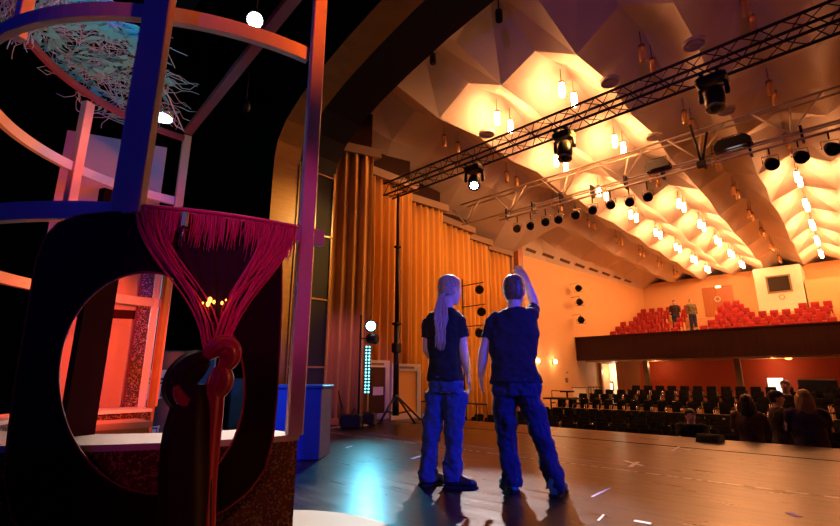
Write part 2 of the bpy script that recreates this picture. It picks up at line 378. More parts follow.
# faceted ceiling
def skew(x, y): return x-0.02*(y-9)
def cv(i, j, du=0.0, dv=0.0):
    y = 7.7+3.15*(j+dv); return skew(-3.18+1.72*(i+du), y), y
I0, I1, J0, J1 = -3, 8, -1, 8
ce = MB()
def jit(i, j, s): 
    rr = random.Random(i*131+j*17+s); return rr.uniform(-1, 1)
def PT(i, j, kind):
    if kind == 'c': x, y = cv(i, j); return Vector((x+.05*jit(i, j, 1), y+.08*jit(i, j, 2), 7.0+.07*jit(i, j, 3)))
    if kind == 'x': x, y = cv(i, j, .5, 0); return Vector((x, y, 7.5+.06*jit(i, j, 4)))
    if kind == 'y': x, y = cv(i, j, 0, .5); return Vector((x, y, 7.15+.06*jit(i, j, 5)))
    if kind == 'p': x, y = cv(i, j, .5, .46); return Vector((x, y, 7.85))
for i in range(I0-1, I1):
    for j in range(J0, J1+1):
        if i < I0 and j < 3: continue
        per = [PT(i, j, 'c'), PT(i, j, 'x'), PT(i+1, j, 'c'), PT(i+1, j, 'y'), PT(i+1, j+1, 'c'), PT(i, j+1, 'x'), PT(i, j+1, 'c'), PT(i, j, 'y')]
        p = PT(i, j, 'p')
        for k in range(8): ce.add([per[k], per[(k+1) % 8], p], [(0, 1, 2)])
struct('ceiling', ce, 'ceil')
# soffit between the facets and the side wall
so = MB()
edge = []
for j in range(J0, J1+1):
    i_ = I0 if j < 3 else I0-1
    if j == 3: edge += [PT(I0, 3, 'c'), PT(I0-1, 3, 'x')]
    edge += [PT(i_, j, 'c'), PT(i_, j, 'y')]
edge.append(PT(I0-1, J1+1, 'c'))
def wtop(y):
    if y < 15: return Vector((-11.0, y, 6.20))
    return Vector((swx(y)-.02, y, 6.15+max(0, (y-16))*0.042))
for a, b in zip(edge[:-1], edge[1:]):
    wa, wb = wtop(a.y), wtop(b.y); so.add([a, b, wb, wa], [(0, 1, 2), (0, 2, 3)] if (wa-wb).length > 1e-4 else [(0, 1, 2)])
struct('ceiling_soffit', so, 'ceil')
rs_ = MB()
for j in range(J0, J1+1):
    for (ka, kb) in ((PT(I1, j, 'c'), PT(I1, j, 'y')), (PT(I1, j, 'y'), PT(I1, j+1, 'c'))):
        rs_.add([ka, kb, Vector((12, kb.y, 6.6)), Vector((12, ka.y, 6.6))], [(0, 1, 2, 3)])
struct('ceiling_soffit_right', rs_, 'ceil')
# roof void closing above proscenium
struct('wall_over_arch', MB().box((0, 5.45, 9.3), (26, 0.06, 4.2)), 'black')
# slot vents along the side soffit
for k in range(9):
    y = 16.6+k*1.75; w = wtop(y); e_ = edge[0]; dirv = (Vector((-10.15-.02*(y-17), y, 7.05))-w).normalized()
    c = w+dirv*0.36+V(0, 0, -0.015)
    ang = math.atan2(dirv.z, dirv.x)
    tag(MB().box((0, 0, 0), (0.14, 1.05, 0.02), ry=-ang).build('slot_vent', 'hallfloor', loc=tuple(c)) if False else
        MB().box(c, (0.14, 1.05, 0.02), ry=-ang).build('slot_vent', 'hallfloor', loc=tuple(c)),
        'narrow dark ceiling slot vent above the side wall, '+ORD[k]+' from the stage', 'vent', 'slot vents in the side soffit')
# round speaker rings on the ridges
rk = 0
for (px, py, lb) in [(610, 81, 'above the middle moving head'), (694, 43, 'over the black truss near the upper right'), (654, 136, 'below the truss, between two moving heads'), (726, 110, 'beside the rightmost moving head'), (487, 133, 'beside the lit moving head'), (725, 213, 'among the unlit pendant tubes')][:5]:
    p = atz(px, py, 7.06); o = thing('ceiling_ring', 'thin round plaster ring on the faceted ceiling '+lb, 'vent', tuple(p), 'round ceiling vents')
    n = 28; mm = MB()
    mm.lathe(p+V(0, 0, -.05), [(0.21, 0.06), (0.21, 0), (0.18, -0.01), (0.165, 0.0), (0.165, 0.05)], n=n); mm.build('rim', 'trim_white', o)
    MB().lathe(p+V(0, 0, -.045), [(0.11, 0.04), (0.115, 0), (0.095, -.006), (0.09, 0.02)], n=20).build('inner_ring', 'trim_white', o)

# ---- balcony
BY = 22.7
struct('wall_balcony_front', MB().box((0.6, BY+.06, 2.28), (22.6, 0.12, 1.10)), 'parapet')
struct('trim_7', MB().box((0.6, BY+.05, 2.86), (22.6, 0.2, 0.06)), 'parapet')
struct('ceiling_under_balcony', MB().box((0.6, BY+1.7, 1.82), (22.6, 3.3, 0.12)), 'parapet')
tg = MB()
for k in range(7): tg.box((0.55, BY+.9+1.25*(k+.5)+.25, 1.87+.19*k), (22.6, 1.25, 0.36+.38*k))
tg.box((0.55, BY+.45, 1.9), (22.6, .7, .3)); tg.box((.55, 33.6, 3.1), (22.6, 1.7, 2.7))
struct('floor_balcony', tg, 'riser')
sm_ = MB()
for x in [-9.6+1.62*k for k in range(8)]: sm_.box((x, BY-.005, 2.28), (0.012, 0.012, 1.08))
struct('trim_8', sm_, 'black')
# wall under the balcony: cream strip, opening, wood panel, red
WY = 25.5
w = MB(); 
def wy(px, py): return aty(px, py, WY)
xd0, xd1, xw, xp = wy(602, 365).x, wy(616, 365).x, wy(640, 365).x, wy(650, 365).x
struct('wall_under_balcony', MB().box(((xw+12)/2, WY, .4), (12-xw, 0.1, 2.9)), 'redwall')
struct('wall_wood_panel', MB().box(((xd1+xw)/2, WY-.02, .4), (xw-xd1, 0.1, 2.9)), 'wood_door')
struct('trim_9', MB().box((xd0-.08, WY-.04, .4), (0.16, 0.16, 2.9)).box(((xd0+xd1)/2, WY-.04, 1.75), (xd1-xd0, .16, .2)), 'wood_door')
struct('wall_under_side', MB().box(((-10.8+xd0-.16)/2, WY, .4), (abs(-10.8-xd0+.16), 0.1, 2.9)), 'wall')
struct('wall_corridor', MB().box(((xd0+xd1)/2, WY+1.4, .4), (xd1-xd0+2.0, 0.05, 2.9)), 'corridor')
nb_ = aty(610, 386, WY+1.3); o = thing('notice_board', 'small bright notice board seen through the lit doorway under the balcony', 'board', tuple(nb_)); MB().box(nb_, (.42, .04, .5)).build('frame', 'pillar', o); MB().box(nb_+V(0, -.03, -.02), (.30, .02, .36)).build('sheet', 'lit_white', o)
for (px, lb) in ((741, 'slanting'), (649, '')):
    p = aty(px, 380, 24.2); p.x
    struct('trim_10' if px == 741 else 'trim_11', MB().box((p.x, 24.0, .4), (0.22, 0.26, 2.8)), 'pillar')

# balcony doors and booth
def by(px, py, Y=34.4): return aty(px, py, Y)
p0, p1 = by(702, 290), by(732, 286); z1 = 6.55; z0 = 4.70
d = thing('door_2', None, None, ((p0.x+p1.x)/2, 34.3, z0)); d['kind'] = 'structure'
xm = (p0.x+p1.x)/2; wd = (p1.x-p0.x)
for s in (-1, 1):
    MB().box((xm+s*wd/4, 34.33, (z0+z1)/2), (wd/2-.02, 0.08, z1-z0), bev=.01).build('door_leaf', 'wood_door', d)
    MB().box((xm+s*.09, 34.27, z0+.95), (0.03, 0.05, 0.22)).build('handle', 'chrome', d)
MB().tube([V(xm-.02+.15*math.cos(q_*PI/8), 34.26, z0+1.05+.15*math.sin(q_*PI/8)) for q_ in range(17)], .028, 6).build('round_emblem', 'paper', d)
e = thing('exit_sign', 'small lit exit lamp box above the balcony double doors', 'sign', (xm+.1, 34.3, 6.5))
MB().box((xm+.1, 34.3, 6.52), (0.3, 0.08, 0.14), bev=.01).build('housing', 'trim_white', e)
MB().box((xm+.1, 34.25, 6.52), (0.26, 0.02, 0.10)).build('lens', 'sconce_on', e)
bx0, bx1 = by(757, 300, 31.5).x, by(806, 300, 31.5).x
b = thing('projection_booth', 'cream projection booth standing among the red balcony seats', 'booth', ((bx0+bx1)/2, 32.8, 3.2))
MB().box(((bx0+bx1)/2, 33.0, 4.9), (bx1-bx0, 2.6, 3.9)).build('booth_walls', 'cream_booth', b)
q0, q1 = aty(767, 278, 31.68), aty(791, 290, 31.68)
fr = MB(); fw = q1.x-q0.x; fh = q0.z-q1.z; fc = (q0+q1)/2
fr.box((fc.x, 31.68, q0.z+.04), (fw+.16, .08, .08)).box((fc.x, 31.68, q1.z-.04), (fw+.16, .08, .08)).box((q0.x-.04, 31.68, fc.z), (.08, .08, fh)).box((q1.x+.04, 31.68, fc.z), (.08, .08, fh))
f_ = fr.build('window_frame', 'pillar', b)
MB().box((fc.x, 31.69, fc.z), (fw, .03, fh)).build('window_pane', 'boothglass', b)
pe = aty(782, 297, 31.68)
MB().tube([pe+V(.12*math.cos(q_*PI/8), 0, .12*math.sin(q_*PI/8)) for q_ in range(17)], .018, 6).build('round_emblem', 'wood_door', b)
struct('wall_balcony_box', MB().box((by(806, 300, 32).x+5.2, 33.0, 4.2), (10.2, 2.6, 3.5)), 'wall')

# ================================================================== PENDANT TUBE LAMPS
def make_lamp(lit):
    t = thing('pendant_lamp', 'x', 'lamp', (0, 0, 0))
    MB().tube([(0, 0, 0.50), (0, 0, 0.18)], 0.010, 6).build('stem', 'pillar', t)
    MB().lathe((0, 0, 0.12), [(0.035, 0.07), (0.064, 0.05), (0.064, 0.0)], n=14).build('cap', 'pillar', t)
    if lit: MB().lathe((0, 0, -0.20), [(0.045, 0), (0.062, 0.02), (0.062, 0.32)], n=14).build('glass_tube', 'lamp_on', t)
    else:
        MB().lathe((0, 0, -0.20), [(0.045, 0), (0.062, 0.02), (0.062, 0.32)], n=14).build('glass_tube', 'lamp_off', t)
    return t
LIT = lambda i, j: (i == -2 and j >= 0) or (i == -1 and (j in (0, 1) or j >= 3)) or (i == 1 and j >= 3) or (i == 2 and j >= 1)
proto = {True: None, False: None}
colname = {-3: 'first', -2: 'second', -1: 'third', 0: 'fourth', 1: 'fifth', 2: 'sixth'}
for i in range(-3, 3):
    for j in range(0, 9):
        lit = LIT(i, j)
        for s in (0, 1):
            x, y = cv(i, j, .5, .46); y += (-.28 if s == 0 else .28); x += (.0 if s == 0 else .02)
            if y > 34: continue
            px_ok = True
            # keep what the frame could show
            ang = math.degrees(math.atan2(-x, y))
            if ang < -3: continue
            if proto[lit] is None: o = proto[lit] = make_lamp(lit)
            else: o = copy_tree(proto[lit])
            o.location = (x, y, 7.16)
            tag(o, ('lit' if lit else 'unlit')+' glass pendant, '+('front' if s == 0 else 'rear')+' of '+ORD[j]+' pair from stage, in '+colname[i]+' row from side wall', 'lamp',
                'lit glass tube pendants' if lit else 'unlit glass tube pendants')
# lamps farther right in the hall, outside the frame: plain area lights at the pendants' height
for (x, y) in ((3.0, 15), (3.0, 22), (3.0, 29), (6.5, 18), (6.5, 26)):
    ld = bpy.data.lights.new('pendant_glow', 'POINT'); ld.energy = 110; ld.color = (1, .37, .13); ld.shadow_soft_size = .15
    lo = bpy.data.objects.new('pendant_glow', ld); lo.location = (x, y, 6.9); col.objects.link(lo)

# ================================================================== STALLS CHAIRS
def make_stall():
    t = thing('stalls_chair', 'x', 'chair', (0, 0, 0))
    # faces -Y
    bk = MB(); rings = []
    for k, (z, th) in enumerate([(.48, .02), (.51, .045), (.62, .055), (.78, .05), (.83, .02)]):
        yy = .22+.10*(z-.4)/.46; w_ = .165 if 0 < k < 4 else .15
        rings.append([V(-w_, yy-th/2, z), V(-w_*.6, yy-th*.8, z), V(w_*.6, yy-th*.8, z), V(w_, yy-th/2, z), V(w_, yy+th/2, z), V(-w_, yy+th/2, z)])
    bk.loft(rings); bk.build('backrest', 'blackseat', t)
    MB().box((0, 0, .44), (.38, .42, .075), bev=.025).build('seat', 'blackseat', t)
    for s in (-1, 1):
        fr = MB(); x = s*.212
        fr.tube([(x, -.20, 0), (x, -.17, .62), (x, -.12, .645), (x, .16, .645), (x, .23, .60), (x, .25, 0)], .011, 6)
        fr.build('side_frame', 'chrome', t)
        MB().box((x, .0, .665), (.045, .28, .022), bev=.008).build('armrest', 'blackseat', t)
    return t
sp = make_stall(); first = True
ROWS = [(10.9+.95*k, -1.0) for k in range(7)]+[(18.0, -.72), (19.1, -.55), (20.2, -.40), (21.3, -.24)]
tr = MB()
for k, (Y, z) in enumerate(ROWS[7:]): tr.box((0.4, Y+.05+(.0), (z-1)/2), (20.6, 1.1, z+1))
struct('floor_tiers', tr, 'riser')
rowname = [ORD[k]+' row' for k in range(11)]
tiltl = {}
count = 0
starts = [-8.9, -9.0, -8.95, -9.2, -7.9, -9.3, -9.4, -9.4, -9.0, -8.8, -7.6]
for k, (Y, z) in enumerate(ROWS):
    n = 0; x = starts[k]
    while x < -0.15:
        # frame's right edge and the people's places
        if x > -0.02*Y+.35: break
        if abs(Y-14.8) < .75 and x < -7.3: x += .475; continue
        n += 1
        o = sp if first else copy_tree(sp); first = False
        o.location = (x, Y+random.uniform(-.03, .03), z); o.rotation_euler.z = random.uniform(-.04, .04)
        tag(o, 'black stalls chair, '+rowname[k]+' from the stage, '+ORD[n-1]+' chair from side wall', 'chair', 'black chairs in the stalls')
        x += .475; count += 1
        if n >= 24: break

# red balcony seats
def make_red():
    t = thing('balcony_seat', 'x', 'seat', (0, 0, 0))
    rings = []; bk = MB()
    for k, (z, th) in enumerate([(.55, .03), (.58, .07), (.80, .075), (.90, .06), (.93, .02)]):
        yy = .25+.10*(z-.4); w_ = .155 if k in (0, 4) else .168
        rings.append([V(-w_, yy-th/2, z), V(-w_*.6, yy-th*.7, z), V(w_*.6, yy-th*.7, z), V(w_, yy-th/2, z), V(w_, yy+th/2, z), V(-w_, yy+th/2, z)])
    bk.loft(rings).build('backrest', 'redseat', t)
    MB().box((0, .14, .42), (.30, .08, .22), rx=-.2, bev=.03).build('folded_seat', 'redseat', t)
    MB().box((0, .30, .23), (.34, .05, .52)).build('shell', 'seatwood', t)
    for s in (-1, 1): MB().box((s*.215, .12, .32), (.025, .30, .62), bev=.008).build('armrest', 'seatwood', t)
    return t
rp = make_red(); first = True
BR = [(BY+.9+1.25*(k+.5)+.1, 2.05+.38*k) for k in range(7)]
for k, (Y, z) in enumerate(BR):
    x = swx(Y)+.42+(-.147*k) % .51; n = 0; blk = 0
    while n < 27:
        p_ang = 420+483*math.tan(YAW-math.atan2(-x, Y))
        if p_ang > 846: break
        skip = False
        if blk == 0 and p_ang > 701: blk = 1; x += (.12*k+.147*k) % .47; continue
        if (690 if k < 4 else 701) < p_ang < 700+6*k: skip = True            # aisle and door recess
        if k >= 4 and 758 < p_ang < 807: skip = True                          # the booth
        if k >= 5 and p_ang > 756: skip = True
        if 671 < p_ang < 682 and k in (3, 4): skip = True
        if not skip:
            n += 1
            o = rp if first else copy_tree(rp); first = False
            o.location = (x, Y, z)
            tag(o, 'red plush balcony seat, '+ORD[k]+' row behind the parapet, '+ORD[n-1]+' seat from side wall', 'seat', 'red seats on the balcony')
        x += .51 if blk == 0 else .47

# ================================================================== FLOOR MARKS
def floor_strip(name, a, b, w, m, z0=0.0015, label=None, cat='tape', group=None):
    a = Vector(a); b = Vector(b); d = (b-a).normalized(); s = Vector((-d.y, d.x, 0))*w/2; 
    mb = MB(); z = Vector((0, 0, z0)); zz = Vector((0, 0, .0005))
    mb.add([a-s+zz, b-s+zz, b+s+zz, a+s+zz, a-s+z, b-s+z, b+s+z, a+s+z], [(0, 3, 2, 1), (4, 5, 6, 7), (0, 1, 5, 4), (1, 2, 6, 5), (2, 3, 7, 6), (3, 0, 4, 7)])
    o = mb.build(name, m, loc=tuple(a)); tag(o, label, cat, group); return o
def track_mat():
    m = bpy.data.materials.new('worn_metal_track'); m.use_nodes = True; nt = m.node_tree; b = nt.nodes['Principled BSDF']
    tc = nt.nodes.new('ShaderNodeTexCoord'); mp = nt.nodes.new('ShaderNodeMapping'); mp.inputs['Scale'].default_value = (1, .1, 1); n = nt.nodes.new('ShaderNodeTexNoise'); n.inputs['Scale'].default_value = 9; n.inputs['Detail'].default_value = 5
    cr = nt.nodes.new('ShaderNodeValToRGB'); cr.color_ramp.elements[0].position = .44; cr.color_ramp.elements[1].position = .52
    cr.color_ramp.elements[0].color = (.03, .02, .016, 1); cr.color_ramp.elements[1].color = (.42, .40, .42, 1)
    nt.links.new(tc.outputs['Object'], mp.inputs['Vector']); nt.links.new(mp.outputs['Vector'], n.inputs['Vector']); nt.links.new(n.outputs['Fac'], cr.inputs[0]); nt.links.new(cr.outputs[0], b.inputs['Base Color']); b.inputs['Roughness'].default_value = .4
    return m
floor_strip('floor_track', (-7, 5.09, 0), (3, 5.09, 0), .035, track_mat(), label='long worn pale metal track line across the stage boards', cat='track')
floor_strip('floor_line', (-6.4, 5.45, 0), (-1.6, 5.40, 0), .02, 'tape_violet', label='thin faint violet line beside the pale track on the stage', cat='tape')
def tmark(pts, m, lb, w=.045):
    o = thing('floor_mark', lb, 'tape', tuple(atz(*pts[0])), 'tape marks on the stage')
    for a, b in zip(pts[0::2], pts[1::2]):
        A, B = atz(*a), atz(*b); d_ = (B-A).normalized(); s = Vector((-d_.y, d_.x, 0))*w/2; z = V(0, 0, .003)
        mb = MB(); mb.add([A-s, B-s, B+s, A+s, A-s+z, B-s+z, B+s+z, A+s+z], [(0, 3, 2, 1), (4, 5, 6, 7), (0, 1, 5, 4), (1, 2, 6, 5), (2, 3, 7, 6), (3, 0, 4, 7)]); mb.build('strip', m, o)
tmark([(625, 461), (643, 466), (630, 467), (638, 462)], 'tape_white', 'white T-shaped tape mark just below the pale track line')
tmark([(592, 497), (611, 488)], 'tape_violet', 'slanted faint violet tape on the boards right of the man', .02)
tmark([(634, 521), (651, 524)], 'tape_white', 'white tape stub at the bottom edge of the stage')
tmark([(789, 513), (799, 517)], 'tape_violet', 'short blue tape stub on the boards at the lower right', .05)
tmark([(671, 447), (690, 450), (672, 451), (679, 447)], 'tape_white', 'faint T-shaped tape mark near the stage lip', .03)
tmark([(412, 459), (421, 456)], 'tape_white', 'pale tape piece left of the ponytailed person\'s legs', .05)
tmark([(598, 521), (604, 515)], 'tape_white', 'small scratched tape beside the bottom stub', .015)
tmark([(346, 448), (352, 446)], 'tape_white', 'tiny tape piece on the boards beneath the cyan lamp', .02)
tmark([(305, 432), (365, 423)], 'tape_white', 'long pale tape strip along the foot of the curtain', .06)

# ================================================================== CAROUSEL SET PIECE
def ang_of(p): return math.atan2(p.y-CC.y, p.x-CC.x)
TR = ang_of(cyl(298, 433, 1.36))                 # right end of the base
TL = -PI*1.02                                     # far left end
def arcpts(r, z, t0, t1, n): return [CC+Vector((r*math.cos(t0+(t1-t0)*k/n), r*math.sin(t0+(t1-t0)*k/n), z)) for k in range(n+1)]
car = thing('carousel_pavilion', 'round stage-set pavilion of hoops and posts on a glittering base', 'stage set', tuple(CC))
n = 60
o_b, i_b = arcpts(1.36, 0, TR, TL, n), arcpts(1.02, 0, TR, TL, n); up = V(0, 0, .64)
mb = MB(); mb.loft([[o_b[k], o_b[k]+up, i_b[k]+up, i_b[k]] for k in range(n+1)], smooth=False); base = mb.build('base', 'glitter', car)
mb = MB(); mb.loft([[a+V(0, 0, .641), a+V(0, 0, .665), b+V(0, 0, .665), b+V(0, 0, .641)] for a, b in zip(arcpts(1.365, 0, TR+.004, TL, n), arcpts(1.0, 0, TR+.004, TL, n))], smooth=False)
mb.build('ledge', 'ledge', car)
def hoop(name, r, z, t0, t1, w, th, m, k=64):
    mb = MB(); a = arcpts(r, z-w/2, t0, t1, k); b = arcpts(r-th, z-w/2, t0, t1, k); u = V(0, 0, w)
    mb.loft([[a[i], a[i]+u, b[i]+u, b[i]] for i in range(k+1)], smooth=False); return mb.build(name, m, car)
t_end = ang_of(cyl(308, 62, 1.36))
hoop('upper_hoop', 1.36, 2.52, t_end, -PI-.10, .075, .035, 'rail_blue')
hoop('top_hoop', 1.33, 3.16, -PI-.10, -.9, .05, .035, 'net_edge')
tr_r = ang_of(cyl(326, 240, 1.40))
hoop('curtain_rail', 1.385, 1.55, tr_r, -PI-.12, .075, .04, 'rail_blue')
# posts
def post(px, py, r, z0, z1, w, th, m, name='post', far=False, lab=None):
    p = cyl(px, py, r, far); t = ang_of(p); c = Vector((CC.x+r*math.cos(t), CC.y+r*math.sin(t), (z0+z1)/2))
    return MB().box(c, (th, w, z1-z0), rz=t, bev=.004).build(name, m, car, label=lab)
# right front post: stands on the base and rises past the hoop
pr = cyl(294, 433, 1.375); t = ang_of(pr)
MB().box((pr.x, pr.y, (.665+4.2)/2), (.05, .066, 4.2-.665), rz=R(-14), bev=.004).build('post', 'rail_glitter', car, label='pale glitter painted front post')
# left front post above the rail
pl = cyl(122, 200, 1.40); mb = MB(); top = cyl(171, -30, 1.40); 
mb.box(((pl.x+top.x)/2, (pl.y+top.y)/2, (1.53+3.6)/2), (.035, .16, 3.6-1.53), rz=R(-66), bev=.004); mb.build('post', 'rail_blue', car)
# far posts
for (px, py, w_) in ((90, 95, .075), (186, 145, .07)):
    post(px, py, 1.33, .665, 3.2 if px > 100 else 3.1, w_, .06, 'bench', far=True)
post(4, 95, 1.30, 2.5, 3.4, .06, .05, 'pinkpost')
# spokes of the roof
a = atz(292, 0, 3.16); bq = atz(188, 132, 3.16); hubz = V(0, 0, 0)
MB().strip([bq, bq+(a-bq)*1.35], .05, .07, V(0, 0, 1)).build('roof_spoke', 'net_edge', car)
# dark plank post inside the hole
p = cyl(88, 380, 1.10); MB().box((p.x-.05, p.y, (.4+1.55)/2+.1), (.04, .13, 1.35), rz=R(20)).build('plank', 'plank', car)
# panel with the oval hole, bent around the hoop
RP = 1.40
def pt2(px, py):
    q = cyl(px, py, RP); return Vector((ang_of(q)*RP, q.z))
outer_px = [(10, 440), (18, 380), (30, 310), (38, 262), (47, 238), (60, 224), (80, 216), (110, 213), (150, 213), (200, 219), (240, 226), (262, 232), (275, 241), (281, 258), (281, 300), (279, 350), (276, 400), (272, 440), (264, 470), (248, 492), (225, 510), (195, 522), (160, 536), (120, 545), (80, 548), (40, 540), (14, 520), (6, 480)]
hole_px = []
for kk in range(len(outer_px)):
    pass
cx_, cy_ = 152, 383
def hole(thx):
    # slightly skewed oval measured on the photograph
    return (cx_+92*math.cos(thx)+ 4*math.sin(thx), cy_+110*math.sin(thx))
def resample(P, n_):
    L = [0]
    for a_, b_ in zip(P, P[1:]+P[:1]): L.append(L[-1]+math.dist(a_, b_))
    out = []
    Q = P+P[:1]
    for i_ in range(n_):
        s_ = L[-1]*i_/n_; j_ = 0
        while L[j_+1] < s_: j_ += 1
        f_ = (s_-L[j_])/(L[j_+1]-L[j_]); out.append((Q[j_][0]*(1-f_)+Q[j_+1][0]*f_, Q[j_][1]*(1-f_)+Q[j_+1][1]*f_))
    return out
N_ = 120; O_ = resample(outer_px, N_)
H_ = [hole(math.atan2((q[1]-cy_)*92/110, (q[0]-cx_))) for q in O_]
rings = []; sub = 8
for s in range(sub+1):
    rings.append([Vector(pt2(o_[0], o_[1]))*(1-s/sub)+Vector(pt2(h_[0], h_[1]))*(s/sub) for o_, h_ in zip(O_, H_)])
def bend(v2, r): t = v2.x/RP; return CC+Vector((r*math.cos(t), r*math.sin(t), v2.y))
mb = MB(); th = .010
F_ = [[bend(v, RP+th) for v in rg] for rg in rings]; B_ = [[bend(v, RP) for v in rg] for rg in rings]
mb.loft(F_, cap=False, smooth=False); mb.loft(list(reversed(B_)), cap=False, smooth=False)
pan = mb.build('oval_window_panel', 'panel_dark', car)
mb = MB(); mb.loft([B_[0], F_[0]], cap=False); mb.loft([F_[-1], B_[-1]], cap=False)
mb.build('panel_rim', 'panel_edge', pan)
mb = MB(); mb.tube([v for v in F_[-1]]+[F_[-1][0]], .005, 6, cap=False); mb.tube([v for v in F_[0]]+[F_[0][0]], .004, 6, cap=False); mb.build('panel_piping', 'panel_edge', pan)

# linen screen behind (tall flat), glitter column, pale posts, bench
sc = thing('linen_screen', 'tall linen-covered flat standing at the back of the round pavilion', 'screen', (-4.75, .95, 0))
D1 = 5.2
def atd(px, py, dd):
    r = ray(px, py); t_ = dd/math.hypot(r.x, r.y); return Vector((0, 0, EYE))+r*t_
a, b = atd(14, 400, 5.15), atd(130, 410, 5.0); zt = 3.15
def panel_between(a, b, z0, z1, th):
    a = V(a.x, a.y, 0); b = V(b.x, b.y, 0); d = (b-a).normalized(); nn = V(-d.y, d.x, 0)*th
    return MB().add([a+V(0, 0, z0), b+V(0, 0, z0), b+V(0, 0, z1), a+V(0, 0, z1), a+nn+V(0, 0, z0), b+nn+V(0, 0, z0), b+nn+V(0, 0, z1), a+nn+V(0, 0, z1)], [(0, 1, 2, 3), (7, 6, 5, 4), (0, 4, 5, 1), (1, 5, 6, 2), (2, 6, 7, 3), (3, 7, 4, 0)])
panel_between(a, b, 0.02, 3.15, .03).build('cloth', 'cloth_screen', sc)
panel_between(a+(b-a)*.25, b, 1.42, 1.50, -.008).build('shadow_stripe', 'plank', sc)  # thin dark strip painted in for a shadow stripe across the cloth
gc = thing('glitter_column', 'narrow glittering purple column beside the linen screen', 'column', tuple(V(*atd(135, 410, 4.95)[:2], 0)))
a, b = atd(122, 410, 4.80), atd(136, 410, 4.77); panel_between(a, b, .02, 2.0, .12).build('shaft', 'glitter_dark', gc)
panel_between(a+(a-b)*.05, a+(b-a)*.12, .02, 2.02, .13).build('edge_strip', 'panel_edge', gc)
# white-pink timber frame
tf = thing('timber_frame', 'pale timber post standing behind the oval window', 'frame', tuple(V(*atd(140, 410, 4.75)[:2], 0)))
a, b = atd(137, 410, 4.75), atd(144, 410, 4.74); panel_between(a, b, .02, 1.86, .05).build('post', 'pinkpost', tf)
a2, b2 = atd(147, 410, 4.7), atd(150, 410, 4.68); panel_between(a2, b2, .02, 1.9, .05).build('post', 'bench_front', tf, label='amber edged thin post')
bn = thing('bench', 'orange-lit bench with a pale seat board inside the pavilion', 'bench', (-3.9, 1.3, 0))
def bench_pt(px, py, z): return atz(px, py, z)
s0, s1 = atd(84, 416, 3.9), atd(154, 411, 4.0)
panel_between(s0, s1, .56, .60, .35).build('seat', 'bench', bn); panel_between(s0+(s1-s0)*.04, s0+(s1-s0)*.94, .02, .56, .28).build('front_board', 'bench_front', bn)

# net canopy
rn = random.Random(11)
CN = V(-3.88, .60, 0)
def NE(a_, b_): return Vector((CN.x-.83*a_*1.08-.55*b_*.50, CN.y+.55*a_*1.08-.83*b_*.50, 0))
def netz(p): 
    d = (Vector((p.x, p.y, 0))-Vector((CN.x, CN.y, 0))).length; return 3.36+.03*math.sin(p.x*9)*math.sin(p.y*8)-.16*min(1.2, d/.86)
lf = MB(); thd = MB()
for k in range(360):
    t = rn.uniform(0, 2*PI); r_ = .86*math.sqrt(rn.random()); p = NE(r_*math.cos(t), r_*math.sin(t)); p.z = netz(p)+rn.uniform(-.05, .05)
    d = rn.uniform(0, 2*PI); u = Vector((math.cos(d), math.sin(d), rn.uniform(-.3, .3))); s = Vector((-u.y, u.x, rn.uniform(-.4, .4))); l = rn.uniform(.06, .20); w_ = rn.uniform(.010, .034)
    c1 = p+u*l*.5+s*l*rn.uniform(-.3, .3); q = p+u*l
    vs = [p, c1+s*w_, q, c1-s*w_]; dz = V(0, 0, .004)
    lf.add(vs+[x+dz for x in vs], [(0, 1, 2, 3), (7, 6, 5, 4), (0, 4, 5, 1), (1, 5, 6, 2), (2, 6, 7, 3), (3, 7, 4, 0)])
cn = lf.build('netting', 'net_leaf', car, label='grey-green leaf scrim netting in the roof'); cn['kind'] = 'stuff'
for k in range(330):
    t = rn.uniform(0, 2*PI); r_ = .76*math.sqrt(rn.random()); p = NE(r_*math.cos(t), r_*math.sin(t)); P_ = []
    d = rn.uniform(0, 2*PI)
    for s in range(6):
        q = p.copy(); q.z = netz(p)+rn.uniform(-.03, .03); P_.append(q); d += rn.uniform(-.9, .9); p = p+Vector((math.cos(d), math.sin(d), 0))*.07
    thd.tube(P_, .003, 4, cap=False)
for k in range(170):     # ragged fringe at the left front edge
    t = rn.uniform(PI*.60, PI*1.08); r_ = rn.uniform(.62, .88); p = NE(r_*math.cos(t), r_*math.sin(t)); p.z = netz(p)
    P_ = []; L_ = rn.uniform(.08, .34)
    for s in range(6): P_.append(p+V(rn.uniform(-.02, .02), rn.uniform(-.02, .02), -L_*.7*s/5))
    thd.tube(P_, .0035, 4, cap=False)
o = thd.build('net_threads', 'net_thread', cn); o['kind'] = 'stuff'

